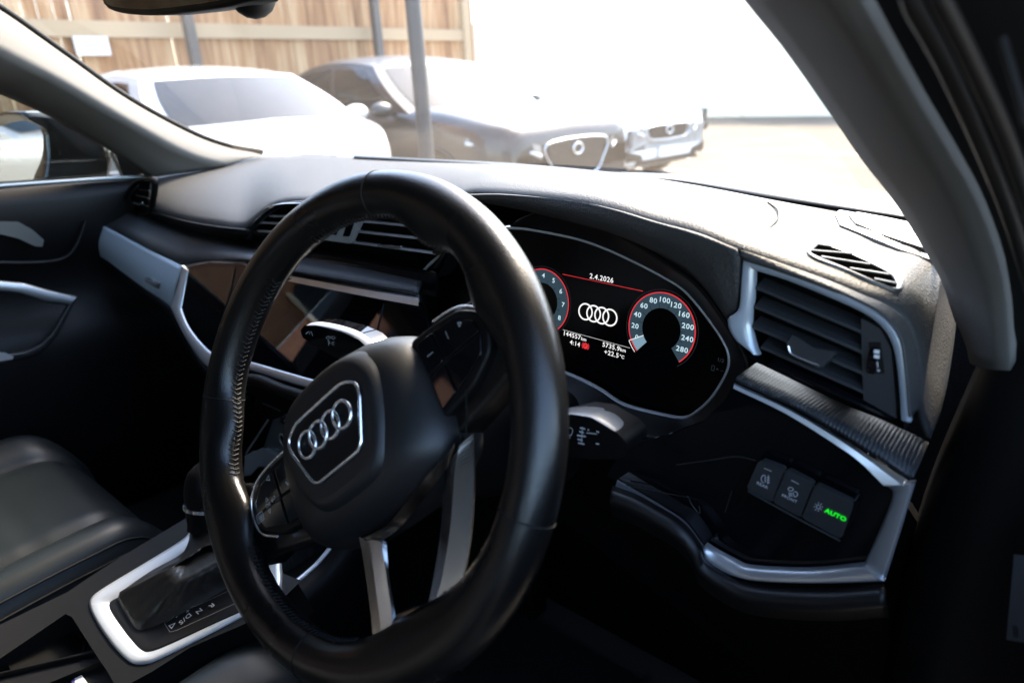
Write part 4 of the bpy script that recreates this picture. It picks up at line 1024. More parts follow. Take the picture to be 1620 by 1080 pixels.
o_ = [(123, 469), (108, 500), (92, 530), (70, 555), (48, 566), (0, 575), (-20, 578)]; i_ = [(110, 481), (98, 502), (83, 528), (64, 546), (40, 557), (0, 563), (-20, 566)]
mb.strip_ring(lin([X(x, y, XD+.03) for x, y in o_], 30), lin([X(x, y, XD+.034) for x, y in i_], 30), .012, GREYPL, V3((1, 0, 0)), closed=False, bev=.002)
mb.plate([X(x, y, XD+.036) for x, y in ((-10, 558), (8, 558), (22, 564), (20, 568), (-10, 573))], .004, SILVER, V3((1, 0, 0)))
mb.build('armrest_trim', pd_)
mb = MB(); mb.tube(cr([X(x, y, XD) for x, y in ((-20, 415), (40, 416), (85, 413), (108, 404), (122, 385), (135, 350))], 24), .004, BLACK, n=8); mb.build('door_crease', pd_)
mb = MB(); mb.plate([X(x, y, -1.12) for x, y in ((176, 222), (246, 262), (262, 290), (200, 286), (192, 262))], .01, BLACK, V3((1, 0, 0))); mb.build('corner_panel', pd_)
mb = MB(); mb.tube([X(x, y, -1.13) for x, y in ((176, 240), (180, 250), (196, 284))], .0035, mat('beige_seal', (.22, .19, .15), .6), n=6); mb.tube([X(174, 250, -1.135), X(168, 286, -1.135)], .002, MATS['beige_seal'], n=6); mb.build('window_channel', pd_)
mb = MB(); g_ = [V3((-1.16, .42, 1.09)), V3((-1.16, -.5, 1.09)), V3((-1.08, -.5, 1.47)), V3((-1.08, -.14, 1.47)), V3((-1.12, .15, 1.28))]
mb.plate(g_, .004, SIDEG, V3((1, 0, .2))); mb.build('door_window', pd_)
# rear passenger-side panel below the window (seen only in reflections)
rd = thing('rear_door', (-1.1, -1.1, .8), 'black rear passenger door behind the seats', 'car door')
mb = MB(); mb.box((-1.10, -1.1, .80), (.06, .98, .62), BLACK); mb.build('door_panel', rd)
# ---- door mirror
dm = thing('door_mirror', (-1.25, .25, 1.06), 'black door mirror with silver edge outside the passenger window', 'mirror')
sec = [(30, 178), (70, 178), (104, 186), (140, 203), (162, 222), (177, 247), (176, 268), (168, 286), (110, 290), (76, 289), (70, 286), (74, 252), (72, 225), (66, 200)]
mb = MB()
base_ = [X(x, y, -1.20) for x, y in sec]
cA = sum(base_, V3())/len(base_)
def mir(dx, s): return [cA+(p-cA)*s+V3((dx, -dx*.0, 0)) for p in base_]
N_ = 48
rws = [cr(r, N_, True) for r in (mir(.004, .86), mir(0, .97), mir(-.02, 1.0), mir(-.10, 1.02), mir(-.18, .98), mir(-.23, .85), mir(-.25, .6))]
mb.grid(rws, mat('mirror_shell', (.012, .013, .015), .15, coat=.6), closed=True); mb.add(rws[0], [list(range(N_))[::-1]], BLACK); mb.add(rws[-1], [list(range(N_))], BLACK); mb.build('mirror_shell', dm)
mb = MB(); mb.tube(cr([X(x, y, -1.205) for x, y in ((0, 190), (30, 180), (70, 179.5), (104, 188), (140, 204.5), (162, 224), (176, 248))], 30)[6:], .003, SILVER, n=8); mb.tube(cr([X(x, y, -1.195) for x, y in ((140, 206), (160, 224), (172, 246), (168, 284))], 20), .0018, MATS['beige_seal'], n=6); mb.build('mirror_edge', dm)
mb = MB()
gx = [(-60, 215), (0, 200), (22, 193), (50, 190), (62, 197), (68, 215), (71, 250), (69, 284), (40, 286), (0, 287), (-60, 290)]
MN = V3((.42, -1, .0)).normalized(); p0 = Y(60, 240, .185)
q = [hit(x, y, MN, p0) for x, y in gx]
mb.plate([p-MN*.003 for p in inset(q, -.008, MN)], .02, BLACK, MN, bev=.002)
mb.build('mirror_surround', dm)
mb = MB(); mb.plate(q, .002, MATS['mirror_silver'], MN); mb.build('mirror_glass', dm)
mb = MB(); mb.box((-1.17, .30, 1.055), (.10, .06, .03), PIANO); mb.build('mirror_foot', dm)
# ================================================================== SEATS
def make_seat(cx, label):
    t = thing('front_seat', (cx, -.3, .6), label, 'car seat', 'front seats')
    mb = MB(); nx, ny = 60, 44; rws = []
    def prof(u, v):
        # u -1..1 across, v 0 (front) .. 1 (back)
        hw = .255; x = u*hw
        a = abs(u)
        z = .672+.004*math.cos(u*2.2)
        z += .024*math.exp(-((a-.80)/.17)**2)              # bolsters
        z -= .016*math.exp(-((a-.56)/.05)**2)              # valley seam
        if a > .86: z -= ((a-.86)/.14)**2*.10
        y = .035-v*.56
        z += .010*math.sin(min(1, v*3)*math.pi*.5)-.0
        if v < .16: z -= ((.16-v)/.16)**2.4*.085
        z -= v*.035
        # tuck lines across the centre panel
        if a < .56: z -= .002*math.exp(-((v-.27)/.012)**2)+.002*math.exp(-((v-.5)/.012)**2)
        x2 = x*(1-.10*max(0, (.2-v)/.2)**2)
        return V3((cx+x2, y, z))
    rws = [[prof(-1+2*i/nx, j/ny) for i in range(nx+1)] for j in range(ny+1)]
    rws = [[p+V3((0, .012, -.16)) for p in rws[0]]]+rws
    for r in rws: r.insert(0, r[0]+V3((0.004, 0, -.20))); r.append(r[-1]+V3((-.004, 0, -.20)))
    mb.grid(rws, SEATL, flip=True); mb.build('seat_cushion', t)
    for u in (-.93, .93, -.905, .905): mb = MB(); mb.tube([prof(u, .06+.9*k/30)+V3((0, 0, .0006)) for k in range(31)], .0016, STITCH, n=5); mb.build('seam', t)
    for u in (-.56, .56): mb = MB(); mb.tube([prof(u, .1+.85*k/30)+V3((0, 0, .0004)) for k in range(31)], .0012, DARK, n=5); mb.build('seam', t)
    mb = MB(); rws = []
    for j in range(14):
        v = j/13; z = .66+v*.62; y = -.50-v*.20; rws.append([V3((cx+u*(.25-.05*v), y+.05*abs(u)**3-.02, z)) for u in (-1, -.85, -.6, -.3, 0, .3, .6, .85, 1)])
    mb.grid(rws, SEATL); mb.build('backrest', t, thick=.10)
    return t
make_seat(-.74, 'black leather passenger seat with raised side bolster, beyond the centre console')
make_seat(0.02, 'black leather driver seat, its stitched bolster showing below the steering wheel')
# ================================================================== CENTRE CONSOLE
con = thing('centre_console', (-.37, -.1, .6), 'black centre console with silver ring around the gear selector', 'centre console')
KN = V3((0, -.27, 1)).normalized(); KO = V3((-.37, -.1, .70))
ku = V3((1, 0, 0)); kv = KN.cross(ku)
KF = Frame(KO, ku, kv)
def K(x, y, w=0): return KF.px(x, y, w)
def kp(l, w=0): return [K(x, y, w) for x, y in l]
mb = MB()
body = [(-80, 1110), (-60, 1000), (0, 1010), (60, 978), (100, 956), (135, 925), (180, 893), (250, 850), (300, 822), (325, 800), (360, 760), (640, 800), (560, 860), (480, 930), (420, 968), (370, 993), (300, 1022), (240, 1062), (160, 1120), (0, 1160)]
hole1 = [(108, 966), (118, 970), (160, 1030), (158, 1043), (148, 1045), (0, 1105), (-60, 1110), (-60, 1068), (0, 1042)]
mb.plate(kp([(-100, 1045), (-20, 1000), (108, 938), (140, 916), (190, 884), (255, 845), (300, 818), (322, 795), (345, 800), (420, 900), (470, 920), (420, 968), (370, 990), (300, 1020), (240, 1058), (190, 1085), (176, 1060), (158, 1034), (118, 972), (106, 966), (0, 1038), (-60, 1066), (-100, 1090)]), .05, mat('console_plastic', (.008, .008, .0085), .5, spec=.3, bump=('grain', 900, .2, .0003)), KN, bev=.003)
CP = MATS['console_plastic']
mb.plate(kp([(-80, 1102), (0, 1072), (150, 1028), (176, 1034), (192, 1060), (200, 1090), (100, 1160), (-80, 1180)], -.012), .03, CP, KN, bev=.002)
mb.build('console_body', con)
# silver ring
so = [(140, 957), (143, 943), (165, 926), (233, 885), (283, 854), (300, 838), (312, 818), (325, 798), (350, 790), (420, 830), (440, 870), (440, 935), (400, 962), (373, 976), (333, 997), (253, 1037), (228, 1046), (206, 1045), (186, 1029), (165, 1003), (148, 976)]
si = [(173, 953), (177, 947), (195, 938), (233, 917), (283, 888), (300, 872), (316, 852), (330, 830), (352, 815), (405, 845), (420, 880), (418, 935), (395, 955), (372, 966), (333, 983), (267, 1013), (236, 1024), (222, 1021), (205, 1003), (190, 983), (177, 964)]
mb = MB()
def pk(o, i, f, n=6):
    A, B = [], []; m = len(o); O = [f(*p) for p in o]; I = [f(*p) for p in i]
    for k in range(m):
        for t in range(n):
            u = t/n
            for L, R_ in ((O, A), (I, B)):
                a, b, c, d = L[(k-1) % m], L[k], L[(k+1) % m], L[(k+2) % m]
                R_.append(.5*((2*b)+(c-a)*u+(2*a-5*b+4*c-d)*u*u+(3*b-a-3*c+d)*u**3))
    return A, B
A_, B_2 = pk(so, si, lambda x, y: K(x, y, .004)); B_2 = [p-KN*.004 for p in B_2]
mb.strip_ring(A_, B_2, .006, mat('console_silver', (.80, .84, .88), .36, metal=.6), KN, bev=.002, pro=.0005); mb.build('selector_surround', con)
mb = MB(); ip = [p+KN*.0005 for p in B_2]; mb.plate(inset(ip, -.0006, KN), .006, CP, KN); mb.build('selector_plate', con)
# gear letters
mb = MB(); gu = (K(345, 935, .002)-K(275, 998, .002)).normalized(); 
gt = lambda t, x, y, s, r=0, m=PRINTD: mb.text(t, K(x, y, .0022), (-KF.v*math.cos(r)+KF.u*math.sin(r)), KF.u, s, m, bold=.0001)
PW = mat('printed_letter', (.45, .45, .45), .6)
gt('D/S', 293, 978, .0085, 0, PW); gt('N', 315, 966, .0085, 0, PW); gt('R', 335, 957, .0085, 0, PW); gt('+', 297, 966, .007, 0, PW); gt('-', 280, 976, .007, 0, PW); gt('◁', 273, 988, .008, 0, PW)
kl = lambda pts, w=.0005: mb.line(kp(pts, .0022), w, PRINTD, KN, lift=0)
kl([(263, 990), (260, 985), (272, 978), (278, 968), (296, 961), (310, 958), (370, 930)]); kl([(263, 990), (269, 999), (280, 996), (372, 954)])
mb.build('gear_letters', con)
# cup holder tray
mb = MB()
tr = kp([(108, 966), (118, 970), (158, 1031), (158, 1046), (0, 1112), (-80, 1140), (-80, 1078), (0, 1040)], -.004); bt_ = [p-KN*.06 for p in tr]
mb.grid([tr+[tr[0]], bt_+[bt_[0]]], DARK, smooth=False)
ctr = K(75, 1052, -.03)
rg = [ctr+KF.u*(math.cos(t)*.040)+KF.v*(math.sin(t)*.040) for t in (2*math.pi*k/40 for k in range(40))]
flr = kp([(108, 966), (118, 970), (158, 1031), (158, 1046), (0, 1112), (-80, 1140), (-80, 1078), (0, 1040)], -.022)
mb.tube(rg, .0025, CP, closed=True, n=8); mb.grid([rg+[rg[0]], [p-KN*.06 for p in rg]+[rg[0]-KN*.06]], DARK)
fr_o = lin([K(x, y, -.030) for x, y in ((100, 985), (118, 980), (150, 1036), (100, 1100), (-20, 1120), (-40, 1060), (20, 1020), (100, 985))], 41)[:40]
k0 = min(range(40), key=lambda q: (fr_o[q]-rg[0]).length)
# order the outer loop like the ring
import functools
angs = lambda p: math.atan2((p-ctr).dot(KF.v), (p-ctr).dot(KF.u))
fo2 = sorted(fr_o, key=angs); rg2 = sorted(rg, key=angs)
mb.grid([fo2+[fo2[0]], rg2+[rg2[0]]], CP, smooth=False)
mb.add([p-KN*.062 for p in rg], [list(range(40))], DARK, False)
mb.build('cup_holder', con)
mb = MB()
to = rnd(kp([(-40, 1078), (150, 1034), (166, 1036), (186, 1062), (184, 1090), (40, 1130)], -.010), .006); ti = [p+KN*.002 for p in inset(to, .004, KN)]
mb.strip_ring([p+KN*.003 for p in to], ti, .03, BLACK, KN, bev=.001); mb.add([p-KN*.02 for p in ti], [list(range(len(ti)))], DARK, False); mb.build('key_tray', con)
# a card lying in the tray
mb = MB(); mb.plate([K(118, 1072, -.010), K(129, 1067, -.010), K(146, 1090, -.010), K(120, 1098, -.010)], .0015, mat('card_white', (.7, .7, .72), .4), KN); mb.plate([K(113, 1076, -.0102), K(118, 1072, -.0102), K(124, 1092, -.0102), K(116, 1096, -.0102)], .0015, mat('card_blue', (.10, .10, .35), .4), KN)
ob = mb.build('card'); tag(ob, 'white card with dark blue edge in the console tray, cut by the lower frame', 'card')
# gear selector
gs = thing('gear_selector', (-.36, -.04, .72), 'black leather gear selector with gathered boot leaning behind the steering wheel', 'gear selector')
mb = MB()
b0 = [(186, 947), (195, 937), (240, 906), (282, 883), (330, 850), (400, 850), (405, 900), (350, 935), (283, 972), (236, 993), (217, 995), (205, 980)]
base_ = cr([K(x, y, .001) for x, y in b0], 72, True); cB = sum(base_, V3())/72
tip = X(313, 838, -.345); tip2 = X(318, 800, -.345)
rws = []
cN = K(322, 900, .022)
for c, s_, w, wr in ((cB, 1, 0, 0), (cB, .95, .005, 0), (cB.lerp(cN, .25), .80, .006, .02), (cB.lerp(cN, .7), .56, .010, .035), (cN, .36, .012, .03), (cN.lerp(tip, .35), .24, .006, .01), (cN.lerp(tip, .75), .155, 0, 0), (tip, .12, 0, 0)):
    rws.append([c+(p-cB)*s_*(1+wr*math.sin(j/72*2*math.pi*15+s_*9))+KN*w for j, p in enumerate(base_)])
cols = [cr([r[j] for r in rws], 26) for j in range(72)]
mb.grid([[cols[j][i] for j in range(72)] for i in range(26)], mat('boot_leather', (.010, .010, .010), .36, bump=('noise', 160, .5, .001)), closed=True); mb.build('selector_boot', gs)
mb = MB()
d = (tip2-tip).normalized()
rad_ = [.012, .012, .013, .014, .017, .019, .0205, .021, .0205, .0185, .0125, .004]
mb.tube([tip+d*(.0045*k) for k in range(4)]+[tip+d*(.018+.0085*k) for k in range(1, 9)], rad_, BLACK, n=24); mb.build('selector_knob', gs)
mb = MB(); mb.tube([tip+d*.026, tip+d*.030], .0195, CHROME, n=28); mb.build('knob_ring', gs)
# side rails of the console running up to the dash + small storage details seen through the wheel
mb = MB()
xr = -.24
mb.tube(cr([X(x, y, xr) for x, y in ((435, 948), (448, 936), (475, 915), (500, 893), (520, 870), (536, 848), (560, 815), (590, 770))], 30), .003, MATS['console_silver'], n=8); mb.build('console_rail', con)
mb = MB()
a = cr([X(x, y, xr) for x, y in ((435, 950), (475, 917), (500, 895), (520, 872), (536, 850), (560, 817), (590, 772))], 30)
mb.loft([a, [p+V3((.012, 0, -.012)) for p in a], [p+V3((.016, 0, -.06)) for p in a], [p+V3((.016, .02, -.25)) for p in a]], BLACK, nu=30, nv=3); mb.build('console_side', con, thick=.003)
mb = MB()
XC = -.30
a = [X(x, y, XC) for x, y in ((428, 872), (450, 862), (500, 850), (530, 850))]; 
mb.plate([X(x, y, XC) for x, y in ((423, 880), (432, 868), (470, 856), (520, 848), (512, 868), (485, 893), (450, 905), (432, 900))], .01, mat('mat_rubber', (.03, .034, .036), .6, bump=('lines', 60, .6, .001)), V3((1, 0, .3))); mb.plate([X(x, y, XC+.004) for x, y in ((437, 908), (450, 910), (470, 925), (448, 934), (438, 925))], .01, GREYPL, V3((1, 0, .3)))
mb.build('side_pocket', con)
mb = MB(); yc = .16
mb.plate([Y(x, y, yc) for x, y in ((386, 752), (388, 722), (402, 714), (415, 713), (462, 732), (452, 744), (424, 737), (408, 736), (396, 750))], .02, MATS['console_silver'], YB, bev=.0015); mb.build('tray_edge', con)
mb = MB(); mb.plate([Y(x, y, yc+.01) for x, y in ((414, 715), (432, 664), (470, 672), (475, 732), (462, 732))], .01, mat('socket_panel', (.09, .11, .12), .4), YB); mb.tube([Y(424, 664, yc+.006), Y(389, 717, yc+.006)], .0015, SILVER, n=6); mb.plate([Y(x, y, yc+.004) for x, y in ((396, 752), (412, 740), (442, 745), (440, 756), (420, 766), (396, 768))], .01, BLACK, YB, bev=.002); mb.build('socket_panel', con)
mb = MB(); c = Y(448, 696, yc); mb.tube([c, c+V3((0, .012, 0))], .0085, PIANO, n=24); mb.tube([c+V3((math.cos(t)*.0085, -.0005, math.sin(t)*.0095)) for t in (2*math.pi*k/24 for k in range(24))], .0011, SILVER, closed=True, n=6)
mb.build('round_button', con)
mb = MB(); c = Y(455, 664, yc-.01); mb.tube([c+V3((-.004, 0, 0)), c+V3((0, .012, .0))], .0095, DKCHROME, n=20); mb.sphere(c+V3((-.003, -.002, 0)), .006, PIANO); mb.tube([Y(416, 638, yc), Y(444, 650, yc)], .001, GREYPL, n=6); mb.build('volume_knob', con)
mb = MB(); c = Y(392, 632, yc+.02); mb.sphere(c, .013, BLACK, sc=(.6, 1, 1)); mb.build('climate_knob', con)
mb = MB(); mb.box((-.50, .30, .78), (.84, .03, .46), DARK); mb.box((-.37, .05, .52), (.22, .5, .28), DARK); mb.build('console_core', con)
# ================================================================== OUTSIDE
ASPH = mat('asphalt', (.11, .105, .10), .95, spec=.08, bump=('noise', 60, .5, .01))
nt = ASPH.node_tree; b = nt.nodes['Principled BSDF']; tc = [n for n in nt.nodes if n.type == 'TEX_COORD'][0]
no = nt.nodes.new('ShaderNodeTexNoise'); no.inputs['Scale'].default_value = .8; no.inputs['Detail'].default_value = 8; nt.links.new(tc.outputs['Object'], no.inputs['Vector'])
rp = nt.nodes.new('ShaderNodeValToRGB'); rp.color_ramp.elements[0].color = (.10, .088, .072, 1); rp.color_ramp.elements[1].color = (.18, .16, .13, 1); nt.links.new(no.outputs['Fac'], rp.inputs['Fac']); nt.links.new(rp.outputs['Color'], b.inputs['Base Color'])
mb = MB(); mb.add([(-300, -300, 0), (300, -300, 0), (300, 300, 0), (-300, 300, 0)], [[0, 1, 2, 3]], ASPH, False); gd = mb.build('ground'); tag(gd, 'pale sunlit asphalt of the parking yard', 'ground', kind='structure')
mb = MB()
for y in (1.1, 3.45, 5.75, 8.2, 10.6): mb.box((-4.4, y, .004), (4.6, .09, .004), mat('bay_paint', (.6, .6, .58), .7))
mb.box((2.5, 9.5, .004), (.10, 9, .004), MATS['bay_paint'])
o = mb.build('bay_markings'); tag(o, 'white painted bay lines on the asphalt', 'markings', kind='structure')
# timber fence
WOOD = mat('fence_timber', (.3, .2, .1), .8, bump=('noise', 30, .3, .004))
nt = WOOD.node_tree; b = nt.nodes['Principled BSDF']; tc = [n for n in nt.nodes if n.type == 'TEX_COORD'][0]
sp_ = nt.nodes.new('ShaderNodeSeparateXYZ'); nt.links.new(tc.outputs['Object'], sp_.inputs[0])
fl_ = nt.nodes.new('ShaderNodeMath'); fl_.operation = 'DIVIDE'; fl_.inputs[1].default_value = .152; nt.links.new(sp_.outputs['Y'], fl_.inputs[0])
f2 = nt.nodes.new('ShaderNodeMath'); f2.operation = 'FLOOR'; nt.links.new(fl_.outputs[0], f2.inputs[0])
wn = nt.nodes.new('ShaderNodeTexWhiteNoise'); wn.noise_dimensions = '1D'; nt.links.new(f2.outputs[0], wn.inputs['W'])
mp = nt.nodes.new('ShaderNodeMapping'); mp.inputs['Scale'].default_value = (9, 9, .5); nt.links.new(tc.outputs['Object'], mp.inputs[0])
gn = nt.nodes.new('ShaderNodeTexNoise'); gn.inputs['Scale'].default_value = 2.2; gn.inputs['Detail'].default_value = 7; nt.links.new(mp.outputs[0], gn.inputs['Vector'])
ad = nt.nodes.new('ShaderNodeMath'); ad.operation = 'MULTIPLY_ADD'; ad.inputs[1].default_value = .35; nt.links.new(wn.outputs['Value'], ad.inputs[0]); nt.links.new(gn.outputs['Fac'], ad.inputs[2])
rp = nt.nodes.new('ShaderNodeValToRGB'); e = rp.color_ramp.elements; e[0].position = .35; e[0].color = (.14, .050, .017, 1); e[1].position = .95; e[1].color = (.47, .32, .18, 1)
m_ = e.new(.65); m_.color = (.31, .155, .065, 1); nt.links.new(ad.outputs[0], rp.inputs['Fac']); nt.links.new(rp.outputs['Color'], b.inputs['Base Color'])
FX = -8.7
def fence(y0, y1, label):
    t = thing('timber_fence', (FX, (y0+y1)/2, 0), label, 'fence')
    mb = MB(); y = y0; i = 0
    while y < y1:
        mb.box((FX+random.uniform(-.006, .006), y+.076, 1.6), (.02, .138 if random.random() < .12 else .149, 3.2), WOOD); y += .152
    mb.build('fence_planks', t)
    for z in (.45, 2.0):
        mb = MB(); mb.box((FX+.045, (y0+y1)/2, z), (.06, y1-y0, .17), mat('fence_rail_timber', (.36, .26, .16), .85, bump=('noise', 20, .3, .004))); mb.build('fence_rail', t)
    mb = MB(); mb.box((FX+.05, y1-.1, 1.6), (.12, .16, 3.2), MATS['fence_rail_timber']); mb.build('fence_post', t)
fence(-9, 9.1, 'tall vertical board timber fence with horizontal rails behind the parked cars')
def post(px, py, x, r, label, name='steel_post', h=4):
    p = X(px, py, x); mb = MB()
    mb.box((p.x, p.y, h/2), (r*2, r*2, h), mat('dark_steel', (.03, .033, .038), .5)); mb.box((p.x, p.y, h+.01), (r*2.3, r*2.3, .02), MATS['dark_steel']); mb.box((p.x, p.y, .01), (r*4, r*4, .02), MATS['dark_steel'])
    o = mb.build(name); tag(o, label, 'post')
post(302, 60, FX+.25, .055, 'dark steel post standing against the fence behind the silver hatchback')
post(595, 40, FX+.25, .055, 'thin dark steel post on the fence above the dark sports utility car')
# sign board on fence rail
mb = MB(); p = X(146, 73, FX+.1); mb.box(p, (.012, .36, .20), mat('sign_white', (.6, .58, .54), .6)); 
for k in range(3): mb.box((p.x+.008, p.y, p.z+.04-.04*k), (.002, .22-.03*k, .012), PRINTD)
o = mb.build('fence_sign'); tag(o, 'small pale sign board fixed to the timber fence', 'sign')
# near pole
pp = V3((-1.95, 1.95, 0)); p = hit(664, 125, V3((.669, -.743, 0)), pp)
POLE = mat('galvanised_pole', (.045, .047, .05), .5, metal=.2)
mb = MB(); mb.tube([V3((p.x, p.y, 0)), V3((p.x, p.y, 3.4))], .034, POLE, n=20); mb.tube([V3((p.x, p.y, 0)), V3((p.x, p.y, .25))], .045, POLE, n=20); mb.tube([V3((p.x, p.y, 3.4)), V3((p.x, p.y, 3.43))], .04, POLE, n=20)
o = mb.build('sign_pole'); tag(o, 'grey metal pole standing between our windscreen and the parked cars', 'pole')
CARGL = mat('car_window', (.008, .010, .011), .05, spec=.22)
TYRE = mat('tyre', (.012, .012, .012), .8); LAMP = mat('lamp_glass', (.5, .52, .55), .08, metal=.7); GRL = mat('car_grille', (.008, .008, .008), .4)
PLATEW = mat('number_plate', (.7, .7, .68), .5); RIM = mat('alloy', (.35, .36, .37), .3, metal=.9)
def make_car(loc, rz, paint, label, L=4.35, W=1.80, H=1.50, zs=.98, xb=(1.05, .25, -1.55, -2.05), style='hatch', group='cars parked nose out along the fence', noseh=.80):
    t = thing('parked_car', (0, 0, 0), label, 'car', group)
    hl = L/2; hw = W/2; wf, wr = hl-.85, -hl+.80
    xs = [-hl, -hl+.06, -hl+.25, -1.3, -.6, 0, .6, xb[0], hl-.9, hl-.5, hl-.25, hl-.10, hl-.02, hl]
    def wx(x):
        a = abs(x)/hl; return hw*(1-.02*a-.20*max(0, (a-.82)/.18)**2.2)
    def hood(x):
        if x > xb[0]: 
            s_ = (x-xb[0])/(hl-xb[0]); return zs+.04-(zs+.04-noseh)*s_**1.5
        return zs+.04
    rws = []
    for x in xs:
        w = wx(x); h = hood(x); zb = .22; e_ = 1
        if x >= hl-.02: h -= .05
        if x >= hl: h -= .10; zb = .34
        if x <= -hl: zb = .4; h -= .12
        sh = min(zs, h-.02)
        pts = [(0, zb), (w*.8, zb), (w*.985, zb+.09), (w, zb+.30), (w*1.0, sh-.22), (w*.985, sh-.10), (w*.94, sh-.01), (w*.80, sh+(h-sh)*.7), (w*.45, h), (0, h+.012)]
        rws.append([V3((x, -y, z)) for y, z in pts]+[V3((x, y, z)) for y, z in pts[::-1][1:]])
    mb = MB()
    C = [cr([r[j] for r in rws], 60) for j in range(len(rws[0]))]
    mb.grid([[C[j][i] for j in range(len(C))] for i in range(60)], paint, flip=True)
    mb.add([c[-1] for c in C], [list(range(len(C)))], paint); mb.add([c[0] for c in C], [list(range(len(C)))[::-1]], paint)
    # cabin
    xf, xft, xrt, xr = xb; wb, wt = hw*.93, hw*.74; zb = zs-.02
    def side(s, tt, sg, lift=0):   # s 0 front..1 rear
        a = V3((xf+(xr-xf)*s, sg*wb, zb)); top = V3((xft+(xrt-xft)*s, sg*wt, H-.06-.10*(2*s-1)**2*(1 if s > .5 else .6)))
        p = a.lerp(top, tt); p.y += sg*(.05*math.sin(tt*math.pi)+lift); return p
    def front(s, tt, lift=0):
        a = side(0, tt, -1); b2 = side(0, tt, 1); p = a.lerp(b2, s); bl = math.sin(s*math.pi)
        p.x += bl*.16*(1-tt*.5)+lift; p.z += bl*.02*tt+lift*.8; return p
    def rear(s, tt, lift=0):
        a = side(1, tt, 1); b2 = side(1, tt, -1); p = a.lerp(b2, s); bl = math.sin(s*math.pi); p.x -= bl*.08+lift; p.z += bl*.02*tt; return p
    n1 = 14
    for fn in (lambda s, q: side(s, q, -1), lambda s, q: side(s, q, 1)): mb.grid([[fn(i/n1, j/8) for i in range(n1+1)] for j in range(9)], paint)
    mb.grid([[front(i/n1, j/8) for i in range(n1+1)] for j in range(9)], paint); mb.grid([[rear(i/n1, j/8) for i in range(n1+1)] for j in range(9)], paint)
    rr = []
    for i in range(n1+1):
        s = i/n1; a, b2 = side(s, 1, -1), side(s, 1, 1); row = []
        if i == 0: row = [front(k/10, 1) for k in range(11)]
        elif i == n1: row = [rear(1-k/10, 1) for k in range(11)]
        else:
            for k in range(11):
                q = a.lerp(b2, k/10); q.z += .065*math.sin(math.pi*k/10)**.6*(math.sin(math.pi*min(1, max(0, .12+s*.8)))**.4); row.append(q)
        rr.append(row)
    mb.grid(rr, paint); mb.build('body', t)
    mb = MB(); mb.grid([[front(.07+.86*i/n1, .06+.86*j/8, .006) for i in range(n1+1)] for j in range(9)], CARGL); mb.build('windscreen', t)
    mb = MB(); mb.grid([[rear(.1+.8*i/n1, .25+.62*j/8, .006) for i in range(n1+1)] for j in range(9)], CARGL); mb.build('rear_window', t)
    for sg in (-1, 1):
        for s0, s1 in ((.05, .42), (.46, .78), (.81, .93)):
            mb = MB(); rws = []
            for j in range(7):
                tt = .12+.76*j/6; sa = s0+(.06*tt if s0 < .1 else 0); sb = s1-(.03*tt if s1 > .9 else 0)
                rws.append([side(sa+(sb-sa)*i/8, tt, sg, .006) for i in range(9)])
            mb.grid(rws, CARGL); mb.build('side_window', t)
        mb = MB(); mb.sphere((xf-.25, sg*(wb+.14), zs+.03), .11, paint, sc=(.6, 1.1, .65)); mb.tube([V3((xf-.25, sg*(wb-.04), zs-.02)), V3((xf-.25, sg*(wb+.1), zs))], .025, GRL, n=8); mb.build('wing_mirror', t)
        for xw in (wf, wr):
            mb = MB(); yo = sg*(hw-.02)
            arch = [V3((xw+math.cos(a)*.375, sg*(wx(xw)+.004), max(.2, .33+math.sin(a)*.375))) for a in (rad(-20+220*k/30) for k in range(31))]
            mb.add(arch, [list(range(31))], GRL, False); mb.tube(arch, .02, GRL if style == 'suv' else paint, n=8); mb.build('wheel_arch', t)
            mb = MB(); n = 36; c = V3((xw, sg*(hw-.10), .33)); yv_ = V3((0, sg, 0)); rws = []
            for r_, y_ in ((.20, -.10), (.31, -.10), (.33, -.07), (.33, .08), (.315, .105), (.225, .11), (.215, .07)):
                rws.append([c+yv_*y_+V3((math.cos(a)*r_, 0, math.sin(a)*r_)) for a in (2*math.pi*k/n for k in range(n))])
            mb.grid(rws, TYRE, closed=True); mb.add([c+yv_*.04+V3((math.cos(a)*.22, 0, math.sin(a)*.22)) for a in (2*math.pi*k/n for k in range(n))], [list(range(n))], GRL, False); w_ = mb.build('tyre', t); w_.name = 'wheel'
            mb = MB()
            for k in range(10): 
                a = 2*math.pi*k/10; d = V3((math.cos(a), 0, math.sin(a))); s_ = V3((-math.sin(a), 0, math.cos(a)))*.014
                mb.add([c+yv_*.105+d*.03-s_*1.5, c+yv_*.105+d*.03+s_*1.5, c+yv_*.095+d*.215+s_, c+yv_*.095+d*.215-s_], [[0, 1, 2, 3]], RIM, False)
            mb.tube([c+yv_*.10+V3((math.cos(a)*.215, 0, math.sin(a)*.215)) for a in (2*math.pi*k/n for k in range(n))], .012, RIM, closed=True, n=8); mb.disc(c+yv_*.11, V3((1, 0, 0)), V3((0, 0, 1)), 0, .035, 0, 6.3, RIM, 16); mb.build('alloy_rim', w_)
        # head lamp wraps round the corner
        mb = MB(); rws = []
        for j in range(5):
            q = j/4; row = []
            for i in range(10):
                s = i/9; x = hl-.02-s**2*.42; y = sg*(.50*hw+s*(wx(x)-.50*hw)+.004); z = noseh-.15+.09*s-q*(.11-.05*s)
                row.append(V3((x+.035*(1-s)+.012, y, z)))
            rws.append(row)
        mb.grid(rws, LAMP); hlmp = mb.build('headlight', t)
        mb = MB(); mb.tube([r+V3((.012, sg*.006, .0)) for r in rws[3]], .013, PLATEW, n=6); mb.sphere(rws[2][5]+V3((.01, 0, 0)), .035, LAMP); mb.build('daytime_lamp', hlmp)
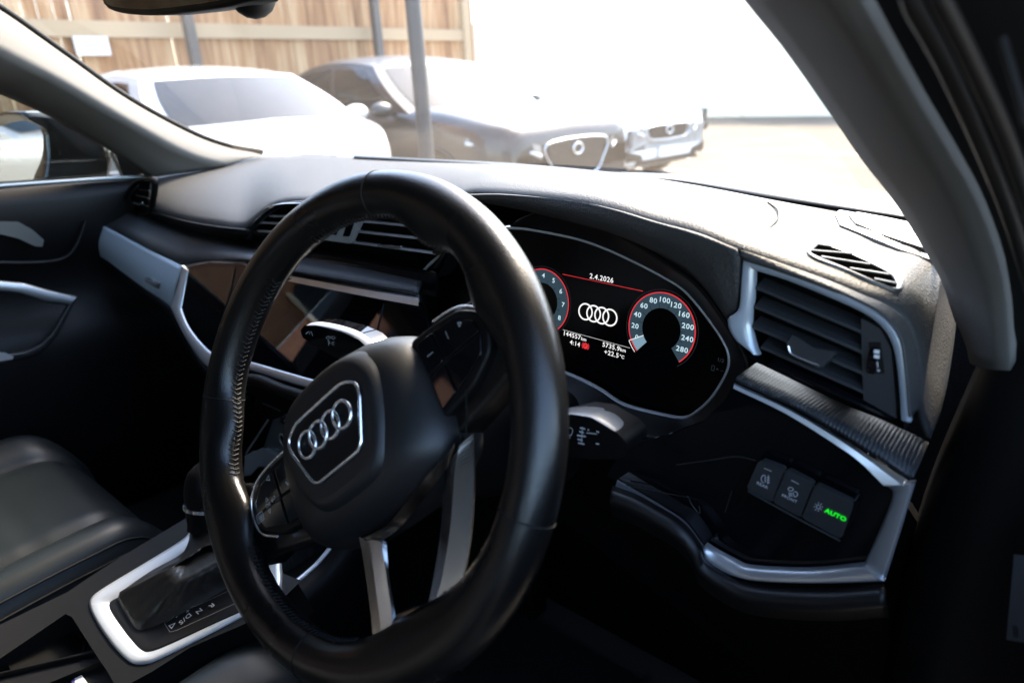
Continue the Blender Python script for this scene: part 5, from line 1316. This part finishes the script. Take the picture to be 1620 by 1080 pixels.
        mb = MB(); mb.plate([V3((hl-.02+.03, sg*y, z)) for y, z in ((.80*hw, .42), (.52*hw, .36), (.50*hw, .30), (.78*hw, .30))], .03, GRL, V3((1, 0, 0))); mb.build('air_intake', t)
        for x0 in (.62, -.42, -1.30): mb = MB(); mb.tube([V3((x0, sg*(wx(x0)+.001), .36)), V3((x0-.02, sg*(wx(x0)+.001), zs-.24)), V3((x0-.06, sg*(wx(x0)*.985+.002), zs-.08))], .004, GRL, n=4); mb.build('door_gap', t)
        for x0 in (-.25, -1.12): mb = MB(); mb.box((x0, sg*(wx(x0)+.008), zs-.20), (.16, .02, .028), paint); mb.build('door_handle', t)
    mb = MB()
    if style == 'suv': g = [(-.36, .72), (.36, .72), (.34, .54), (.20, .42), (-.20, .42), (-.34, .54)]
    else: g = [(-.36, .66), (.36, .66), (.30, .52), (-.30, .52)]
    q = [V3((hl+.022, y, z)) for y, z in g]; mb.plate(q[::-1], .05, GRL, V3((1, 0, 0)))
    gp = mb.build('grille', t)
    mb = MB(); mb.tube(cr([p+V3((.004, 0, 0)) for p in q], 60, True), .008, SILVER, closed=True, n=6); mb.tube([V3((hl+.03, math.cos(a)*.06, (g[0][1]+g[2][1])/2+.02+math.sin(a)*.045)) for a in (2*math.pi*k/24 for k in range(24))], .009, CHROME, closed=True, n=6); mb.build('grille_trim', gp)
    mb = MB(); mb.box((hl+.035, 0, .37), (.01, .38, .12), PLATEW); mb.build('number_plate', t)
    mb = MB(); mb.plate([V3((hl+.012, y, z)) for y, z in ((-.6*hw, .30), (.6*hw, .30), (.66*hw, .24), (-.66*hw, .24))], .03, GRL, V3((1, 0, 0))); mb.build('lower_grille', t)
    t.location = loc; t.rotation_euler = (0, 0, rz); return t
P1 = mat('silver_white_paint', (.50, .50, .49), .3, coat=1, coatr=.03); P2 = mat('dark_grey_paint', (.018, .019, .021), .4, metal=.2, coat=.35, coatr=.08)
P3 = mat('white_paint', (.80, .80, .79), .3, coat=1, coatr=.03); P4 = mat('pale_green_paint', (.55, .60, .56), .3, coat=1)
make_car((-6.1, 2.8, 0), rad(-4), P1, 'silver-white hatchback whose windscreen and bonnet show at the left of the windscreen', L=4.05, W=1.72, H=1.50, zs=1.0, xb=(1.45, .70, -1.4, -1.9), noseh=.84)
make_car((-5.45, 5.0, 0), rad(-6), P2, 'dark grey sports utility car with shield grille, beside the pole', H=1.55, zs=1.0, xb=(.95, .15, -1.5, -2.05), style='suv', L=4.4, noseh=.86)
make_car((-6.0, 7.6, 0), rad(-9), P3, 'white car parked just beyond the dark grey car', H=1.48, zs=.97, xb=(1.0, .2, -1.5, -2.0), L=4.6)
make_car((-7.4, 10.9, 0), rad(-12), P4, 'pale car farthest along the row, washed out by the sun', H=1.5)
make_car((-5.2, -5.6, 0), 0, mat('silver_paint', (.5, .51, .52), .3, metal=.6, coat=1), 'silver car behind us, seen only in the door mirror')
# far side of the yard
WALLM = mat('glare_tinted_render', (.93, .80, .60), .9)  # cream tint cancels the blue shade, so the wall reads as warm glare
mb = MB(); mb.box((0, 19, 1.6), (50, .3, 3.2), WALLM)
for k in range(10): mb.box((-23+k*5, 18.82, 1.6), (.3, .1, 3.2), WALLM)
o = mb.build('boundary_wall'); tag(o, 'boundary wall tinted cream for the glare across the far end of the yard', 'wall')
BRK = mat('brick_wall', (.3, .12, .05), .85)
nt = BRK.node_tree; b = nt.nodes['Principled BSDF']; tc = [n for n in nt.nodes if n.type == 'TEX_COORD'][0]
sx = nt.nodes.new('ShaderNodeSeparateXYZ'); mp = nt.nodes.new('ShaderNodeCombineXYZ'); br = nt.nodes.new('ShaderNodeTexBrick'); br.inputs['Scale'].default_value = 3.2; br.inputs['Color1'].default_value = (.50, .19, .07, 1); br.inputs['Color2'].default_value = (.36, .12, .045, 1); br.inputs['Mortar'].default_value = (.3, .26, .22, 1)
nt.links.new(tc.outputs['Object'], sx.inputs[0]); nt.links.new(sx.outputs['Y'], mp.inputs['X']); nt.links.new(sx.outputs['Z'], mp.inputs['Y']); nt.links.new(mp.outputs[0], br.inputs['Vector']); nt.links.new(br.outputs['Color'], b.inputs['Base Color'])
t = thing('brick_building', (-11, -8, 0), 'red-brown brick building behind the fence, mirrored in the dashboard screens', 'building')
mb = MB(); mb.box((-12, -9, 3.8), (4, 17, 7.6), BRK); mb.build('wall', t)
mb = MB(); mb.box((-12, -9, 7.7), (4.4, 17.4, .2), GRL); mb.build('roof', t)
for y in (-14.5, -11.5, -8.5, -5.5, -2.5):
    for z in (2.6, 5.4): mb = MB(); mb.box((-9.98, y, z), (.06, 1.1, 1.3), CARGL); mb.box((-9.95, y, z-.7), (.12, 1.3, .08), WALLM); mb.build('window', t)
# our bonnet
mb = MB(); rws = []
for i in range(12):
    t = i/11; y = .80+t*.95; rws.append([V3((-.37+u*(.74-.05*t), y-.22*abs(u)**2.5*(1-t)-.12*u*u*t, 1.035-.13*t**1.6-.05*abs(u)**3)) for u in [k/12-1 for k in range(25)]])
mb.grid(rws, mat('bonnet_paint', (.35, .36, .37), .3, metal=.5, coat=1)); o = mb.build('car_bonnet', thick=.004); tag(o, 'grey bonnet just beyond the windscreen base', 'bonnet')
# ================================================================== LIGHT
AZ, EL = rad(-8), rad(46)
W = bpy.data.worlds.new('World'); S.world = W; W.use_nodes = True; nt = W.node_tree
bg = nt.nodes['Background']; sk = nt.nodes.new('ShaderNodeTexSky'); sk.sky_type = 'NISHITA'; sk.sun_disc = False; sk.sun_elevation = EL; sk.sun_rotation = AZ; sk.air_density = 1; sk.dust_density = 2.0
nt.links.new(sk.outputs[0], bg.inputs['Color']); bg.inputs['Strength'].default_value = .11
sd = V3((math.sin(AZ)*math.cos(EL), math.cos(AZ)*math.cos(EL), math.sin(EL)))
L = bpy.data.lights.new('sun', 'SUN'); L.energy = 1.5; L.angle = rad(14); L.color = (1, .83, .64)
lo = bpy.data.objects.new('sun', L); COL.objects.link(lo); lo.rotation_euler = sd.to_track_quat('Z', 'Y').to_euler(); lo.location = sd*20
# ================================================================== CAMERA
cd = bpy.data.cameras.new('camera'); co = bpy.data.objects.new('camera', cd); COL.objects.link(co)
M = Matrix((CR, CU, -CF)).transposed().to_4x4(); M.translation = CAM; co.matrix_world = M
cd.sensor_width = 36; cd.sensor_fit = 'HORIZONTAL'; cd.lens = F/1620*36; cd.clip_start = .01; cd.clip_end = 1000
cd.dof.use_dof = True; cd.dof.focus_distance = .66; cd.dof.aperture_fstop = 5.0; cd.dof.aperture_blades = 9
S.camera = co
vs = S.view_settings; vs.view_transform = 'Standard'; vs.look = 'None'; vs.exposure = EXPO; vs.gamma = 1
S.cycles.use_denoising = True; S.cycles.max_bounces = 10; S.cycles.transparent_max_bounces = 12; S.cycles.sample_clamp_indirect = 8; S.cycles.caustics_reflective = False; S.cycles.caustics_refractive = False
